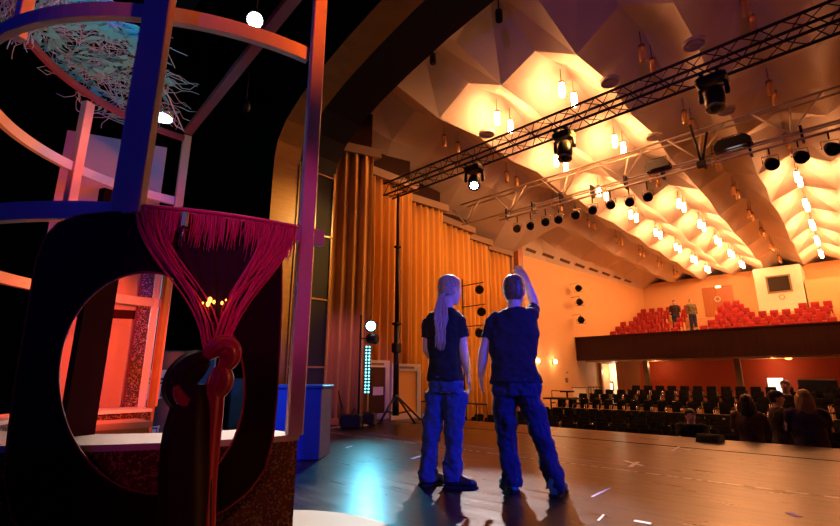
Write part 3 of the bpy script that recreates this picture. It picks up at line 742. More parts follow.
# string curtain on the rail, gathered to a knot
sc_ = thing('string_curtain', 'magenta fringed curtain gathered into a knot on the pavilion rail', 'curtain', tuple(V(*cyl(213, 360, 1.46)[:2], 0)))
RC = 1.43
def onc(px, py, r=RC): return cyl(px, py, r)
knot = onc(214, 352)
tl, trr = ang_of(cyl(137, 205, RC)), ang_of(cyl(298, 236, RC)); zt = 1.548
st = MB(); fr_ = MB(); dk = MB()
def bez(p0, p1, p2, p3, n_=10):
    return [p0*(1-t)**3+p1*3*t*(1-t)**2+p2*3*t*t*(1-t)+p3*t**3 for t in [i/n_ for i in range(n_+1)]]
def topp(f, dz=0, dr=0): t = tl+(trr-tl)*f; return CC+Vector(((RC+dr)*math.cos(t), (RC+dr)*math.sin(t), zt+dz))
for k in range(80):
    if k < 26: f = rn.random()**1.5*.17
    else: f = 1-rn.random()**1.3*.26
    p0 = topp(f, rn.uniform(-.01, .01), rn.uniform(0, .015)); ff = f
    kn = knot+V(rn.uniform(-.03, .03), rn.uniform(-.03, .03), rn.uniform(-.01, .05)) + (topp(f)-topp(.5))*.05
    side = (topp(f)-topp(.47)); side.z = 0
    p1 = p0+V(0, 0, -.22)-side*.12; p2 = kn+V(0, 0, .26)+side*.16
    st.tube(bez(p0, p1, p2, kn, 9), .0034, 5, cap=False)
for k in range(230):
    f = .08+rn.random()*.90; p0 = topp(f, 0, .006+rn.uniform(0, .012)); L_ = rn.uniform(.05, .15)*(1.2 if rn.random() < .2 else 1)
    fr_.tube([p0, p0+V(rn.uniform(-.006, .006), 0, -L_*.5), p0+V(rn.uniform(-.012, .012)-.01, 0, -L_)], [.0032, .0028, .0012], 4, cap=False)
o = st.build('gathered_strings', 'string', sc_); o['kind'] = 'stuff'
o = fr_.build('fringe', 'string', sc_); o['kind'] = 'stuff'
MB().tube([topp(f/14, .012, .004) for f in range(15)], .009, 8).build('heading_cord', 'string', sc_)
# dark gauze body between the gathered sides
rows = []; nn_ = 28
for s in range(13):
    q = s/12; ring = []
    for k in range(nn_+1):
        f = k/nn_; p0 = topp(f, 0, -.012); kn = knot+(topp(f)-topp(.47))*.06; side = (topp(f)-topp(.47)); side.z = 0
        b_ = bez(p0, p0+V(0, 0, -.22)-side*.12, kn+V(0, 0, .26)+side*.16, kn, 12)[s]
        nr = Vector((b_.x-CC.x, b_.y-CC.y, 0)).normalized(); ring.append(b_+nr*(.012*math.sin(k*2.2)*(1-abs(.5-q))))
    rows.append(ring)
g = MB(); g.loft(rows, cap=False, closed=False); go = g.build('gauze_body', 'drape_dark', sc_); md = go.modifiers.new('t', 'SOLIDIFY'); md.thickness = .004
# knot lobes and tail
def ridged(mb, pts, rad, n_=26, lob=9, dep=.12, flat=1.0):
    rings_ = []; prev = None
    for i_, p_ in enumerate(pts):
        t_ = (pts[min(i_+1, len(pts)-1)]-pts[max(i_-1, 0)]).normalized(); u = t_.cross(V(-.7, .6, 0)).normalized() if prev is None else (prev-t_*prev.dot(t_)).normalized(); prev = u; w = t_.cross(u)
        rings_.append([p_+(u*math.cos(2*PI*k/n_)+w*flat*math.sin(2*PI*k/n_))*rad[i_]*(1+dep*math.sin(lob*2*PI*k/n_+i_*.25)) for k in range(n_)])
    mb.loft(rings_, cap=True)
def P3(l, r=RC+.03): return [onc(x, y, r) for x, y in l]
kb = MB(); ridged(kb, P3([(206, 358), (212, 350), (221, 344), (228, 347), (231, 355), (228, 364), (220, 371)]), [.018, .036, .047, .050, .047, .035, .018]); kb.build('knot', 'drape_red', sc_)
kb = MB(); ridged(kb, P3([(221, 366), (222, 374), (221, 382), (217, 390), (211, 396)]), [.025, .045, .050, .045, .033]); kb.build('knot_wrap', 'drape_red', sc_)
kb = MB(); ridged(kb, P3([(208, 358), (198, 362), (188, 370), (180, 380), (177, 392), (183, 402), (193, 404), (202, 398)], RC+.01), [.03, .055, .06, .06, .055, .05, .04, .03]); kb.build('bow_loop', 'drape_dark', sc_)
kb = MB(); ridged(kb, P3([(176, 386), (178, 396), (186, 404), (195, 402)], RC+.06), [.012, .022, .026, .012], lob=4); kb.build('bow_edge', 'drape_red', sc_)
kb = MB(); ridged(kb, P3([(215, 384), (212, 410), (209, 440), (207, 470), (205, 500), (203, 530), (201, 560)]), [.035, .042, .040, .036, .036, .04, .045], lob=7, dep=.16); kb.build('tail', 'drape_red', sc_)
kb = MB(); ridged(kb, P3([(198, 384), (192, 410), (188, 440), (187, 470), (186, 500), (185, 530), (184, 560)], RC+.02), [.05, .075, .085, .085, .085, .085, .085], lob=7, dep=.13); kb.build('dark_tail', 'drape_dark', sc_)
for o_ in list(sc_.children):
    if o_.name.split('.')[0] in ('knot', 'knot_wrap', 'bow_loop', 'bow_edge', 'tail', 'dark_tail'):
        sm_m = o_.modifiers.new('sub', 'SUBSURF'); sm_m.levels = 2; sm_m.render_levels = 2
# small clamp on the rail
cl = thing('rail_clamp', 'small silver clamp gripping the curtain rail over the fringe', 'clamp', tuple(onc(185, 222, 1.45)))
c = onc(185, 220, 1.46); MB().box(c, (.035, .03, .07), rz=R(-30), bev=.006).build('jaw', 'steel', cl); MB().tube([c+V(0, 0, -.02), c+V(.01, -.01, -.09)], .006, 6).build('screw', 'steel', cl)
# bulb behind the gauze
bl = thing('set_bulb', 'small glowing orange bulb cluster seen through the dark curtain', 'lamp', tuple(onc(210, 300, 1.47)))
for (x, y, r_) in ((210, 300, .008), (208, 304, .007), (214, 302, .005), (222, 303, .005), (226, 300, .003), (203, 303, .003)):
    MB().ell(onc(x, y, 1.475), (r_, r_, r_*1.5)).build('bulb', 'bulb_warm', bl)
# thin cream-coloured disc on the floor, cut off towards the base
dd = MB(); P_ = [Vector((-2.5+.86*math.cos(t_), 1.36+.86*math.sin(t_), 0)) for t_ in [(-.09+ (PI+.18)*k/40) for k in range(41)]]
P_ = [p for p in P_ if p.y > 1.28]
dd.add([p+V(0, 0, .001) for p in P_]+[p+V(0, 0, .012) for p in P_], [tuple(range(len(P_)-1, -1, -1)), tuple(range(len(P_), 2*len(P_)))]+[(i, (i+1) % len(P_), len(P_)+(i+1) % len(P_), len(P_)+i) for i in range(len(P_))])
tag(dd.build('floor_disc', 'disc_cream', loc=(-2.5, 1.4, 0)), 'cream round flat disc on the boards at the foot of the pavilion', 'mat')

# blue box, flight case rack
p = atz(308, 460, 0)
bb = thing('blue_box', 'upright blue painted box beside the pavilion post', 'box', (p.x-.35, p.y-.1, 0))
MB().box((p.x-.32, p.y+.02, .39), (.72, .5, .78), rz=R(40), bev=.01).build('body', 'bluebox', bb)
MB().box((p.x-.32, p.y+.02, .80), (.76, .54, .04), rz=R(40), bev=.01).build('lid', 'bluebox', bb)
p = atd(175, 420, 6.6); fc_ = thing('equipment_rack', 'dark equipment case with white-edged labels seen through the oval', 'case', (p.x, p.y, 0))
fd = V(-p.x, -p.y, 0).normalized(); sd = V(-fd.y, fd.x, 0); rz_ = math.atan2(sd.y, sd.x)
MB().box((p.x, p.y, .62), (.75, .5, 1.2), rz=rz_, bev=.02).build('body', 'flightcase', fc_)
def on_face(px, py, w_, h_, m_, nm, th_=.012):
    q = atd(px, py, 6.6); q2 = V(q.x, q.y, q.z)+fd*.262; MB().box(q2, (w_, th_, h_), rz=rz_).build(nm, m_, fc_)
on_face(162, 374, .30, .09, 'case_band', 'label_band'); on_face(163, 381, .42, .02, 'case_band', 'trim_strip')
for (cx2, cy2) in ((155, 391), (153, 431)):
    for (dx, dy, w_, h_) in ((0, -6, .16, .015), (0, 6, .16, .015), (-5.5, 0, .015, .17), (5.5, 0, .015, .17), (1, 0, .06, .09)): on_face(cx2+dx, cy2+dy, w_, h_, 'case_band', 'label_frame')
tr2 = thing('case_trolley', 'low dark crate on wheels beside the equipment rack', 'crate', (p.x+.9, p.y+.5, 0))
MB().box((p.x-.2, p.y+1.05, .50), (.6, .5, .8), rz=rz_, bev=.02).build('body', 'flightcase', tr2)
for s in (-1, 1): MB().lathe(V(p.x-.2, p.y+1.05, .05)+sd*s*.22+fd*.15, [(.05, -.015), (.05, .015)], axis=sd).build('wheel', 'black', tr2)

# ================================================================== LAMPS HIGH BACKSTAGE
def work_lamp(px, py, z, lb, m, r):
    c = atz(px, py, z); o = thing('work_lamp', lb, 'lamp', tuple(c)); d = (Vector((0, 0, EYE))-c).normalized()
    MB().lathe(c-d*.18, [(r*.6, 0), (r*1.1, .05), (r*1.15, .17)], axis=d).build('housing', 'black_metal', o)
    MB().lathe(c, [(r, 0), (r, .006), (r*.5, .02)], axis=d).build('lens', m, o)
    MB().tube([c-d*.1+V(0, 0, .1), c-d*.1+V(0, 0, .5)], .015, 6).build('hanger', 'black_metal', o)
    return c
wl1 = work_lamp(255, 20, 4.6, 'round white work lamp glaring high in the dark fly space', 'lens_white', .075)
c = atz(162, 118, 3.02); o = thing('set_lamp', 'flat white lamp with a dangling wire at the pavilion roof edge', 'lamp', tuple(c))
MB().lathe(c, [(.05, .0), (.085, .012), (.085, .03), (.03, .07)], n=20).build('dish', 'steel', o); MB().lathe(c+V(0, 0, -.004), [(.078, 0), (.078, .008)]).build('lens', 'lens_cyan', o)
w1 = [atz(x, y, 3.1) for x, y in ((158, 75), (164, 90), (169, 97), (174, 110), (178, 118), (182, 128), (184, 131), (180, 128), (176, 126), (173, 121), (170, 120))]
MB().tube(w1, .006, 5).build('wire', 'net_thread', o)
c = atz(245, 112, 4.2); o = thing('small_fixture', 'tiny dim fixture hanging in the dark fly space', 'lamp', tuple(c))
MB().lathe(c, [(.03, 0), (.06, .06), (.05, .14)], n=12).build('body', 'black_metal', o); MB().tube([c+V(0, 0, .1), c+V(0, 0, .6)], .01, 5).build('hanger', 'black_metal', o)

# ================================================================== TRUSS 1 WITH TOWER
TY = 7.3
def box_truss(name, lab, x0, x1, y, z, s, step, m, rc=.024, rb=.009):
    t = thing(name, lab, 'truss', (x0, y, z))
    ch = [(-s/2, -s/2), (s/2, -s/2), (-s/2, s/2), (s/2, s/2)]
    for (dy, dz) in ch: MB().tube([(x0, y+dy, z+dz), (x1, y+dy, z+dz)], rc, 10).build('chord', m, t)
    lac = MB(); n_ = int((x1-x0)/step)
    for k in range(n_):
        xa, xb = x0+k*step, x0+(k+1)*step; xm_ = (xa+xb)/2
        for (c0, c1) in (((-s/2, -s/2), (s/2, -s/2)), ((-s/2, s/2), (s/2, s/2)), ((-s/2, -s/2), (-s/2, s/2)), ((s/2, -s/2), (s/2, s/2))):
            lac.tube([(xa, y+c0[0], z+c0[1]), (xm_, y+c1[0], z+c1[1])], rb, 5, cap=False); lac.tube([(xm_, y+c1[0], z+c1[1]), (xb, y+c0[0], z+c0[1])], rb, 5, cap=False)
    lac.build('lacing', m, t); return t
tz = 5.36
t1 = box_truss('lighting_truss', 'dark square lattice truss crossing above the front of the stage', -7.98, 3.0, TY, tz, .30, .46, 'truss_dark')
ORIG_T1 = t1
tp = Vector((-7.62, 7.30, 0))
tw = thing('truss_tower', 'black lifting tower on splayed legs holding the truss end', 'stand', tuple(tp))
MB().tube([tp+V(0, 0, .25), tp+V(0, 0, 2.1)], .065, 12).build('mast', 'black_metal', tw); MB().tube([tp+V(0, 0, 2.05), tp+V(0, 0, 3.9)], .048, 12).build('mast', 'black_metal', tw); MB().tube([tp+V(0, 0, 3.85), tp+V(0, 0, 5.19)], .034, 12).build('mast', 'black_metal', tw)
MB().box(tp+V(0, 0, 1.55), (.17, .17, .22), bev=.02).build('winch', 'black_metal', tw)
MB().box(tp+V(0, 0, 2.08), (.16, .16, .06), bev=.01).build('collar', 'black_metal', tw); MB().box(tp+V(0, 0, 3.87), (.13, .13, .06), bev=.01).build('collar', 'black_metal', tw)
MB().tube([tp+V(-.30, 0, 5.185), tp+V(.30, 0, 5.185)], .022, 8).build('head_bar', 'steel', tw)
for a_ in (R(-75), R(-5), R(75), R(185)):
    L_ = .62 if a_ != R(185) else .42
    e_ = tp+V(math.cos(a_)*L_, math.sin(a_)*L_, .015)
    lg = MB(); lg.tube([tp+V(math.cos(a_)*.05, math.sin(a_)*.05, .50), e_], .022, 8).tube([tp+V(math.cos(a_)*.05, math.sin(a_)*.05, .16), tp+V(math.cos(a_)*L_*.6, math.sin(a_)*L_*.6, .215)], .014, 6); l_ = lg.build('leg', 'black_metal', tw)
    MB().lathe(e_+V(0, 0, -.015), [(.04, 0), (.04, .02)]).build('foot', 'sole', l_)
MB().tube([tp+V(0, 0, .12), tp+V(0, 0, .55)], .075, 12).build('hub', 'black_metal', tw)
# white clamps along truss
# moving heads
def moving_head(px, lit, lb, X, aim, sc=1.0):
    top = Vector((X, TY, tz-.17)); o = thing('moving_head', lb, 'stage light', tuple(top), 'moving head lights on the truss')
    for s in (-1, 1): MB().box(top+V(s*.1, 0, .0), (.04, .36, .05)).build('clamp', 'black_metal', o)
    MB().box(top+V(0, 0, -.085), (.36*sc, .28*sc, .13), bev=.03).build('base', 'black_metal', o)
    mid = top+V(0, 0, -.36); d = (Vector(aim)-mid).normalized()
    side = d.cross(V(0, 0, 1)).normalized()
    for s in (-1, 1):
        yb = MB(); yb.tube([top+V(0, 0, -.13)+side*s*.06, top+V(0, 0, -.17)+side*s*.17, mid+side*s*.175+V(0, 0, .04), mid+side*s*.17], [.03, .035, .035, .03], 8); yb.build('yoke_arm', 'black_metal', o)
    MB().lathe(mid-d*.17, [(.06, 0), (.115, .03), (.13, .12), (.135, .20), (.125, .30), (.12, .335)], axis=d, n=24).build('head', 'black_metal', o)
    MB().lathe(mid+d*.165, [(.123, 0), (.128, .02), (.105, .022)], axis=d, n=24).build('lens_ring', 'steel', o)
    MB().lathe(mid+d*.17, [(.09, 0), (.09, .012), (.05, .03)], axis=d, n=24).build('lens', 'lens_white' if lit else 'lens_dark', o)
    return mid+d*.24
mh1 = moving_head(474, True, 'black moving head with glaring white lens, nearest the tower', -5.36, (-3.6, 4.5, 1.2))
moving_head(565, False, 'black moving head hanging mid truss with a brass-lit rim', -3.36, (-3.3, 6.2, 0))
moving_head(714, False, 'large black moving head nearest the right frame edge', -1.04, (-1.2, 6.3, 0), 1.1)

# ================================================================== CATWALK TRUSS 2
CY2 = 12.0
ct = thing('ceiling_truss', 'pale V-braced ceiling truss carrying the row of spotlights', 'truss', (-9.3, CY2, 5.95), )
M['pale_steel'] = mat('pale_painted_steel', (0.55, 0.48, 0.38), 0.45, 0.2)
for (dy, z) in ((0, 5.95), (.0, 6.68), (.35, 6.70)):
    MB().tube([(-9.4, CY2+dy, z), (3.0, CY2+dy, z)], .028, 8).build('chord', 'pale_steel', ct)
for x in [-9.22+1.75*k for k in range(7)]:
    w_ = MB()
    for dx in (-.62, .62): w_.tube([(x, CY2, 5.95), (x+dx, CY2, 6.68)], .022, 6)
    w_.tube([(x, CY2, 5.95), (x+.05, CY2+.35, 6.70)], .022, 6)
    w_.build('brace', 'pale_steel', ct)
lb_ = thing('lighting_bar', 'long black scaffold bar hung under the pale truss', 'bar', (-7.7, CY2-.15, 5.68))
MB().tube([(-7.75, CY2-.2, 5.68), (3.0, CY2-.2, 5.70)], .030, 10).build('tube', 'pale_steel', lb_); MB().tube([(-7.75, CY2-.2, 5.80), (3.0, CY2-.2, 5.82)], .018, 8).build('tube', 'pale_steel', lb_)
for k in range(12):
    x = -7.5+k*.9; MB().box((x, CY2-.1, 5.83), (.05, .2, .34)).build('hanger', 'truss_dark', lb_)
def par(px, py, k, big=1.0, lb=''):
    c = aty(px, py, CY2-.2); o = thing('spotlight', lb, 'stage light', (c.x, c.y, 5.65), 'spotlights on the ceiling bar')
    d = V(.25, -1, -.75).normalized()
    MB().tube([(c.x, c.y, 5.67), (c.x, c.y, c.z+.17*big)], .018, 6).build('hook', 'black_metal', o)
    yk = MB(); s = V(1, .25, 0).normalized()*.125*big; yk.tube([c+s, c+s+V(0, 0, .14*big), c-s+V(0, 0, .14*big), c-s], .010, 6); yk.build('yoke', 'steel', o)
    MB().lathe(c-d*.13*big, [(.045*big, 0), (.085*big, .04*big), (.10*big, .12*big), (.115*big, .26*big)], axis=d, n=18).build('can', 'black_metal', o)
    MB().lathe(c+d*.125*big, [(.10*big, 0), (.10*big, .01)], axis=d, n=18).build('lens', 'lens_dark', o)
pars = [(517.7, 227.7), (531, 225), (546, 221), (559, 218.6), (576, 214), (593, 209), (611, 204), (629.7, 201), (648, 196), (771, 163), (800, 156), (831, 148)]
for k, (x, y) in enumerate(pars):
    par(x, y, k, 1.0 if k < 9 else 1.15, 'small black spotlight on the ceiling bar, '+(ORD[k]+' from the bar\'s left end' if k < 9 else ['leftmost', 'middle', 'rightmost'][k-9]+' of the three at the right end'))
def flood(px, py, lb, w_=.52):
    c = aty(px, py, CY2-.3); o = thing('floodlight', lb, 'stage light', tuple(c), 'wide floodlights on the ceiling truss')
    mb_ = MB(); rr = [[c+V(x, y, z) for x, y in ((-w_/2*s, -.14), (w_/2*s, -.14), (w_/2*s, .14), (-w_/2*s, .14))] for s, z in ((1, -.10), (.96, .02), (.7, .12))]; mb_.loft(rr, smooth=False); mb_.build('housing', 'black_metal', o)
    MB().box(c+V(0, -.02, -.105), (w_*.9, .2, .01)).build('glass', 'lens_dark', o); MB().tube([c+V(-.2, 0, .05), c+V(-.2, 0, .2), c+V(.2, 0, .2), c+V(.2, 0, .05)], .012, 6).build('bracket', 'black_metal', o)
flood(658, 166, 'black trapezoid floodlight on the ceiling truss, smaller left one', .55); flood(733, 144, 'black trapezoid floodlight on the ceiling truss, larger right one', .72)
c = aty(702, 165, CY2-.2); o = thing('hoist_bracket', 'dark angled bracket clamped on the bar between the floodlights', 'bracket', (c.x, c.y, 5.68))
MB().tube([c+V(.0, 0, 0), aty(690, 125, CY2-.2)], .03, 8).build('strut', 'truss_dark', o); MB().tube([c, aty(707, 132, CY2-.2)], .028, 8).build('strut', 'truss_dark', o); MB().box(c+V(0, 0, .02), (.2, .16, .14), bev=.01).build('clamp', 'black_metal', o)
# small cylinder downlights
for (x, y, lb) in ((433, 59, 'small dark can downlight near the black arch edge, lower one'), (499, 16, 'small dark can downlight at the top of the frame')):
    c = atz(x, y, 6.75); o = thing('downlight', lb, 'lamp', tuple(c), 'can downlights on the ceiling')
    MB().lathe(c, [(.055, -.10), (.062, -.09), (.062, .10), (.04, .12)], n=18).build('can', 'black_metal', o); MB().tube([c+V(0, 0, .1), c+V(0, 0, .75)], .012, 6).build('stem', 'black_metal', o); MB().lathe(c+V(0, 0, -.105), [(.05, 0), (.05, .006)]).build('lens', 'lens_dark', o)

# ================================================================== WALL FIXTURES
for (px, py, Y, lb) in ((541, 366, 18.6, 'nearer the man'), (559, 364, 20.2, 'nearer the balcony')):
    c = V(swx(Y)+.1, Y, 1.62); o = thing('wall_sconce', 'glowing wall sconce on the cream side wall, the one '+lb, 'lamp', tuple(c), 'lit wall sconces')
    MB().box(c+V(-.06, 0, 0), (.06, .14, .2), bev=.01).build('bracket', 'trim_white', o); MB().lathe(c+V(.04, 0, -.08), [(.04, 0), (.07, .03), (.07, .14), (.05, .17)], n=16).build('shade', 'sconce_on', o)
wb = V(swx(21.4)+.05, 21.4, .8); o = thing('switch_box', 'little grey switch box low on the cream wall', 'box', tuple(wb)); MB().box(wb, (.08, .14, .22), bev=.01).build('case', 'pillar', o); MB().box(wb+V(.05, 0, .35), (.04, .1, .06)).build('conduit_cap', 'pillar', o)
for (py, Y, z, lb) in ((289, 22.6, 5.35, 'top'), (302, 22.6, 4.65, 'middle'), (321, 22.6, 3.75, 'bottom')):
    x = swx(Y); c = V(x+.5, Y-.1, z); o = thing('wall_spotlight', 'black spotlight high on the side wall above the balcony corner, '+lb+' one', 'stage light', (x, Y, z), 'spotlights on the side wall')
    MB().tube([V(x, Y, z+.25), c+V(0, 0, .25), c+V(0, 0, .1)], .02, 6).build('arm', 'steel', o); d = V(.5, -1, -.35).normalized()
    MB().lathe(c-d*.24, [(.08, 0), (.14, .08), (.15, .36), (.17, .5)], axis=d, n=18).build('can', 'black_metal', o); MB().lathe(c+d*.27, [(.15, 0), (.15, .01)], axis=d, n=18).build('lens', 'lens_dark', o)
    yk = MB(); s = V(1, .5, 0).normalized()*.21; yk.tube([c+s, c+s+V(0, 0, -.22), c-s+V(0, 0, -.22), c-s], .015, 6); yk.build('yoke', 'steel', o)
# boom with three spotlights in front of the curtain
bp_ = aty(471, 408, 12.1); bx = -9.5
pole = thing('lighting_boom', 'slim dark vertical pole standing before the gold curtains', 'stand', (bx, 12.1, -1))
MB().tube([(bx, 12.1, -1), (bx, 12.1, 4.1)], .022, 8).build('pole', 'black_metal', pole); MB().lathe((bx, 12.1, -1), [(.25, 0), (.25, .03), (.05, .06)]).build('base_plate', 'black_metal', pole)
for (px, py, lb) in ((479, 289, 'top'), (481, 311, 'middle'), (479, 332, 'bottom')):
    c = aty(px, py, 11.95); c.z; o = thing('boom_spotlight', 'black spotlight on the boom by the gold curtain, '+lb+' one', 'stage light', (bx, 12.1, c.z+.2), 'spotlights on the boom')
    MB().tube([V(bx-.05, 12.1, c.z+.22), V(c.x+.1, 12.05, c.z+.22)], .016, 6).build('arm', 'black_metal', o); d = V(.9, -1, -.5).normalized()
    MB().lathe(c-d*.16, [(.06, 0), (.11, .05), (.12, .2), (.14, .3)], axis=d, n=16).build('can', 'black_metal', o); MB().tube([c+V(0, 0, .06), V(c.x, 12.05, c.z+.22)], .012, 6).build('hook', 'black_metal', o)

# ================================================================== SIDE LIGHT STAND
sp0 = atz(358, 426, 0)
ls = thing('side_light_stand', 'black lighting stand in front of the gold curtain beside the tower', 'stand', tuple(sp0))
MB().tube([sp0, sp0+V(0, 0, 2.15)], .022, 8).build('pole', 'black_metal', ls); MB().lathe(sp0, [(.24, 0), (.24, .03), (.06, .06)]).build('base_plate', 'black_metal', ls)
RD = math.hypot(sp0.x, sp0.y)-.15
tocam = V(-sp0.x, -sp0.y, 0).normalized(); sidev = V(-tocam.y, tocam.x, 0)
def on_stand(px, py): return atd(px, py, RD)
c = on_stand(371, 309); o = thing('spotlight_upper', 'x', 'stage light', tuple(c)); tag(o, 'angled black spotlight with barn door on the side stand, top fixture', 'stage light'); o.name = 'stand_spotlight'
c = on_stand(374, 306); d = V(.55, -.75, .35).normalized(); 
MB().lathe(c-d*.10, [(.07, 0), (.10, .05), (.11, .18), (.12, .22)], axis=V(.1, -.3, .9), n=18).build('can', 'black_metal', o); MB().tube([c+V(0, 0, .1), c+V(-.02, 0, .24), c+V(-.10, -.03, .26)], .012, 6).build('hook', 'black_metal', o)
c = on_stand(371, 326); o = thing('stand_lamp', 'round lamp glaring cyan white on the side stand', 'stage light', tuple(c))
dcam = (Vector((-2, 1.0, .8))-c).normalized()
MB().lathe(c-dcam*.13, [(.06, 0), (.10, .04), (.115, .15)], axis=dcam, n=20).build('can', 'black_metal', o); MB().lathe(c+dcam*.015, [(.095, 0), (.095, .01), (.05, .02)], axis=dcam, n=20).build('lens', 'lens_cyan', o)
lens_c = c+dcam*.1
MB().lathe(c-dcam*.01+V(0, 0, -.0), [(.11, 0), (.125, .06), (.118, .06), (.105, 0)], axis=dcam, n=20).build('lens_ring', 'black_metal', o)
c = on_stand(371, 338); o = thing('stand_spotlight', 'dark downward-tilted spotlight under the glaring lamp', 'stage light', tuple(c)); MB().lathe(c-V(.12, 0, 0), [(.06, 0), (.10, .06), (.105, .2), (.085, .24)], axis=V(1, .3, -.1), n=18).build('can', 'black_metal', o); MB().tube([c, V(sp0.x, sp0.y, c.z)], .012, 6).build('arm', 'black_metal', o)
# LED batten: upright bar with rows of diodes
c0, c1 = on_stand(368, 347), on_stand(369, 392)
lx = thing('led_batten', 'upright batten of cyan diodes hanging on the side stand', 'stage light', tuple(c1))
mb_ = MB(); zc = (c0.z+c1.z)/2; mb_.box(V(c0.x, c0.y, zc), (.13, .06, c0.z-c1.z+.04), rz=math.atan2(sidev.y, sidev.x), bev=.008); mb_.build('housing', 'black_metal', lx)
nled = 15
for k in range(nled):
    z = c1.z+(c0.z-c1.z)*k/(nled-1); q = MB()
    for s in (-.03, .03): q.lathe(V(c0.x, c0.y, z)+tocam*.03+sidev*s, [(.020, 0), (.020, .006)], axis=tocam, n=8)
    q.build('diode_pair', 'led_cyan', lx)
q = atz(352, 428, 0); o = thing('power_box', 'black distribution box with cables at the foot of the stand', 'box', (q.x, q.y, 0))
MB().box((q.x+.05, q.y-.05, .13), (.36, .3, .24), rz=.7, bev=.02).build('case', 'black_metal', o); MB().tube([(q.x+.1, q.y-.1, .25), (q.x+.2, q.y-.12, .36), (q.x+.35, q.y-.1, .2), (q.x+.4, q.y-.05, .02)], .012, 6).build('cable', 'black', o)
q = atz(368, 425.5, 0); o = thing('motor_crate', 'low black crate between the stand and the tower legs', 'crate', (q.x, q.y, 0)); MB().box((q.x, q.y, .12), (.3, .25, .22), rz=.6, bev=.02).build('case', 'black', o); MB().box((q.x, q.y, .24), (.2, .1, .03), rz=.6, bev=.01).build('handle', 'black_metal', o)
q = atz(332, 423, 0); o = thing('wooden_block', 'small wooden box on the floor against the near curtain', 'box', (q.x+.25, q.y-.2, 0)); MB().box((q.x+.32, q.y-.28, .06), (.30, .18, .12), rz=1.1, bev=.008).build('body', 'wood_door', o)
q = atz(342, 424, 0); o = MB().tube([atz(338, 428), atz(341, 425)+V(0, 0, .3), atz(337, 425)+V(0, 0, .65), atz(343, 425)+V(0, 0, .25), atz(349, 427)+V(0, 0, .02)], .010, 6).build('loose_cable', 'black', loc=tuple(atz(338, 428))); tag(o, 'looped black cable hanging by the curtain foot left of the stand', 'cable')

# white framed doors leaning by the curtain
def wdoor(a, b, ztop, lab, glassmat, sign=True):
    a = Vector((a.x, a.y, 0)); b = Vector((b.x, b.y, 0)); d = (b-a).normalized(); nn = V(d.y, -d.x, 0); w_ = (b-a).length
    t = thing('white_framed_panel', lab, 'panel', tuple((a+b)/2), 'white framed panels'); fr = MB(); rz = math.atan2(d.y, d.x)
    def bx(u0, u1, z0, z1, th, mb_): mb_.box(a+d*((u0+u1)/2)+V(0, 0, (z0+z1)/2), (u1-u0, th, z1-z0), rz=rz)
    s = .14
    bx(0, s, 0, ztop, .07, fr); bx(w_-s, w_, 0, ztop, .07, fr); bx(s, w_-s, ztop-.16, ztop, .07, fr); bx(s, w_-s, 0, .12, .07, fr); fr.build('frame', 'whiteframe', t)
    g_ = MB(); bx(s, w_-s, .12, ztop-.16, .02, g_); g_.build('pane', glassmat, t)
    if sign:
        q_ = MB(); bx(w_*.35, w_*.75, ztop*.40, ztop*.54, .05, q_); q_.build('notice', 'paper', t)
    q_ = MB(); bx(w_*.25, w_*.75, ztop-.11, ztop-.06, .078, q_); q_.build('top_plate', 'pillar', t)
wdoor(atz(362.5, 420.5), atz(388, 418), 1.30, 'white framed door panel with dark glass and a paper notice', 'doorglass')
wdoor(atz(390, 420), atz(420, 417.5), 1.22, 'white framed door panel with amber glass right of the tower', M['curtain'], False)
q = atz(385, 359, 1.3); c = atd(386, 359, 11.3)

# stage-edge objects, hall objects near left
o = thing('music_platform', 'dark table-like rostrum with a small desk above the first seats', 'table', (-8.6, 14.2, -1))
pa, pb = aty(548, 398, 14.8), aty(576, 398, 14.8); zt = pa.z
MB().box(((pa.x+pb.x)/2, 14.8, zt), (pb.x-pa.x, .7, .05)).build('tabletop', 'black', o)
for x in (pa.x+.1, (pa.x+pb.x)/2, pb.x-.1): MB().tube([(x, 14.8, -1), (x, 14.8, zt)], .022, 6).build('leg', 'black', o)
q = aty(567, 391.5, 14.8); MB().box(q, (.36, .3, .05)).build('desk_top', 'black', o); MB().tube([q, V(q.x, q.y, zt)], .03, 6).build('desk_stem', 'black', o)
MB().tube([V(pa.x+.15, 14.8, zt), V(pa.x+.15, 14.8, zt+.24), V(pb.x-.2, 14.8, zt+.24)], .014, 6).build('rail', 'black', o)
def railing(x0, x1, Y, zb, zt_, lb, nb):
    o = thing('railing', lb, 'railing', ((x0+x1)/2, Y, zb)); MB().tube([(x0, Y, zt_), (x1, Y, zt_)], .02, 6).build('top_rail', 'black_metal', o)
    for k in range(nb): x = x0+(x1-x0)*k/(nb-1); MB().tube([(x, Y, zb), (x, Y, zt_)], .013, 6).build('baluster', 'black_metal', o)
a, b = aty(588, 387, 21.9), aty(602, 387, 21.9); railing(a.x, b.x, 21.9, -1, a.z, 'dark railing before the cream wall by the raised rows', 6)
a, b = aty(462, 407, 9.6), aty(492, 407, 9.6); railing(-8.85, b.x, 9.4, -1, .30, 'dark railing at the stage side between the two standing people', 8)
a, b = aty(573, 388, 21.6), aty(586, 399, 21.6); o = thing('low_partition', 'low cream partition at the side wall beside the railing', 'partition', ((a.x+b.x)/2, 21.6, -1)); MB().box(((a.x+b.x)/2, 21.6, (a.z-1)/2), (b.x-a.x, .1, a.z+1)).build('board', 'cream_booth', o); MB().box(((a.x+b.x)/2, 21.6, a.z+.02), (b.x-a.x+.05, .14, .04)).build('cap', 'pillar', o)
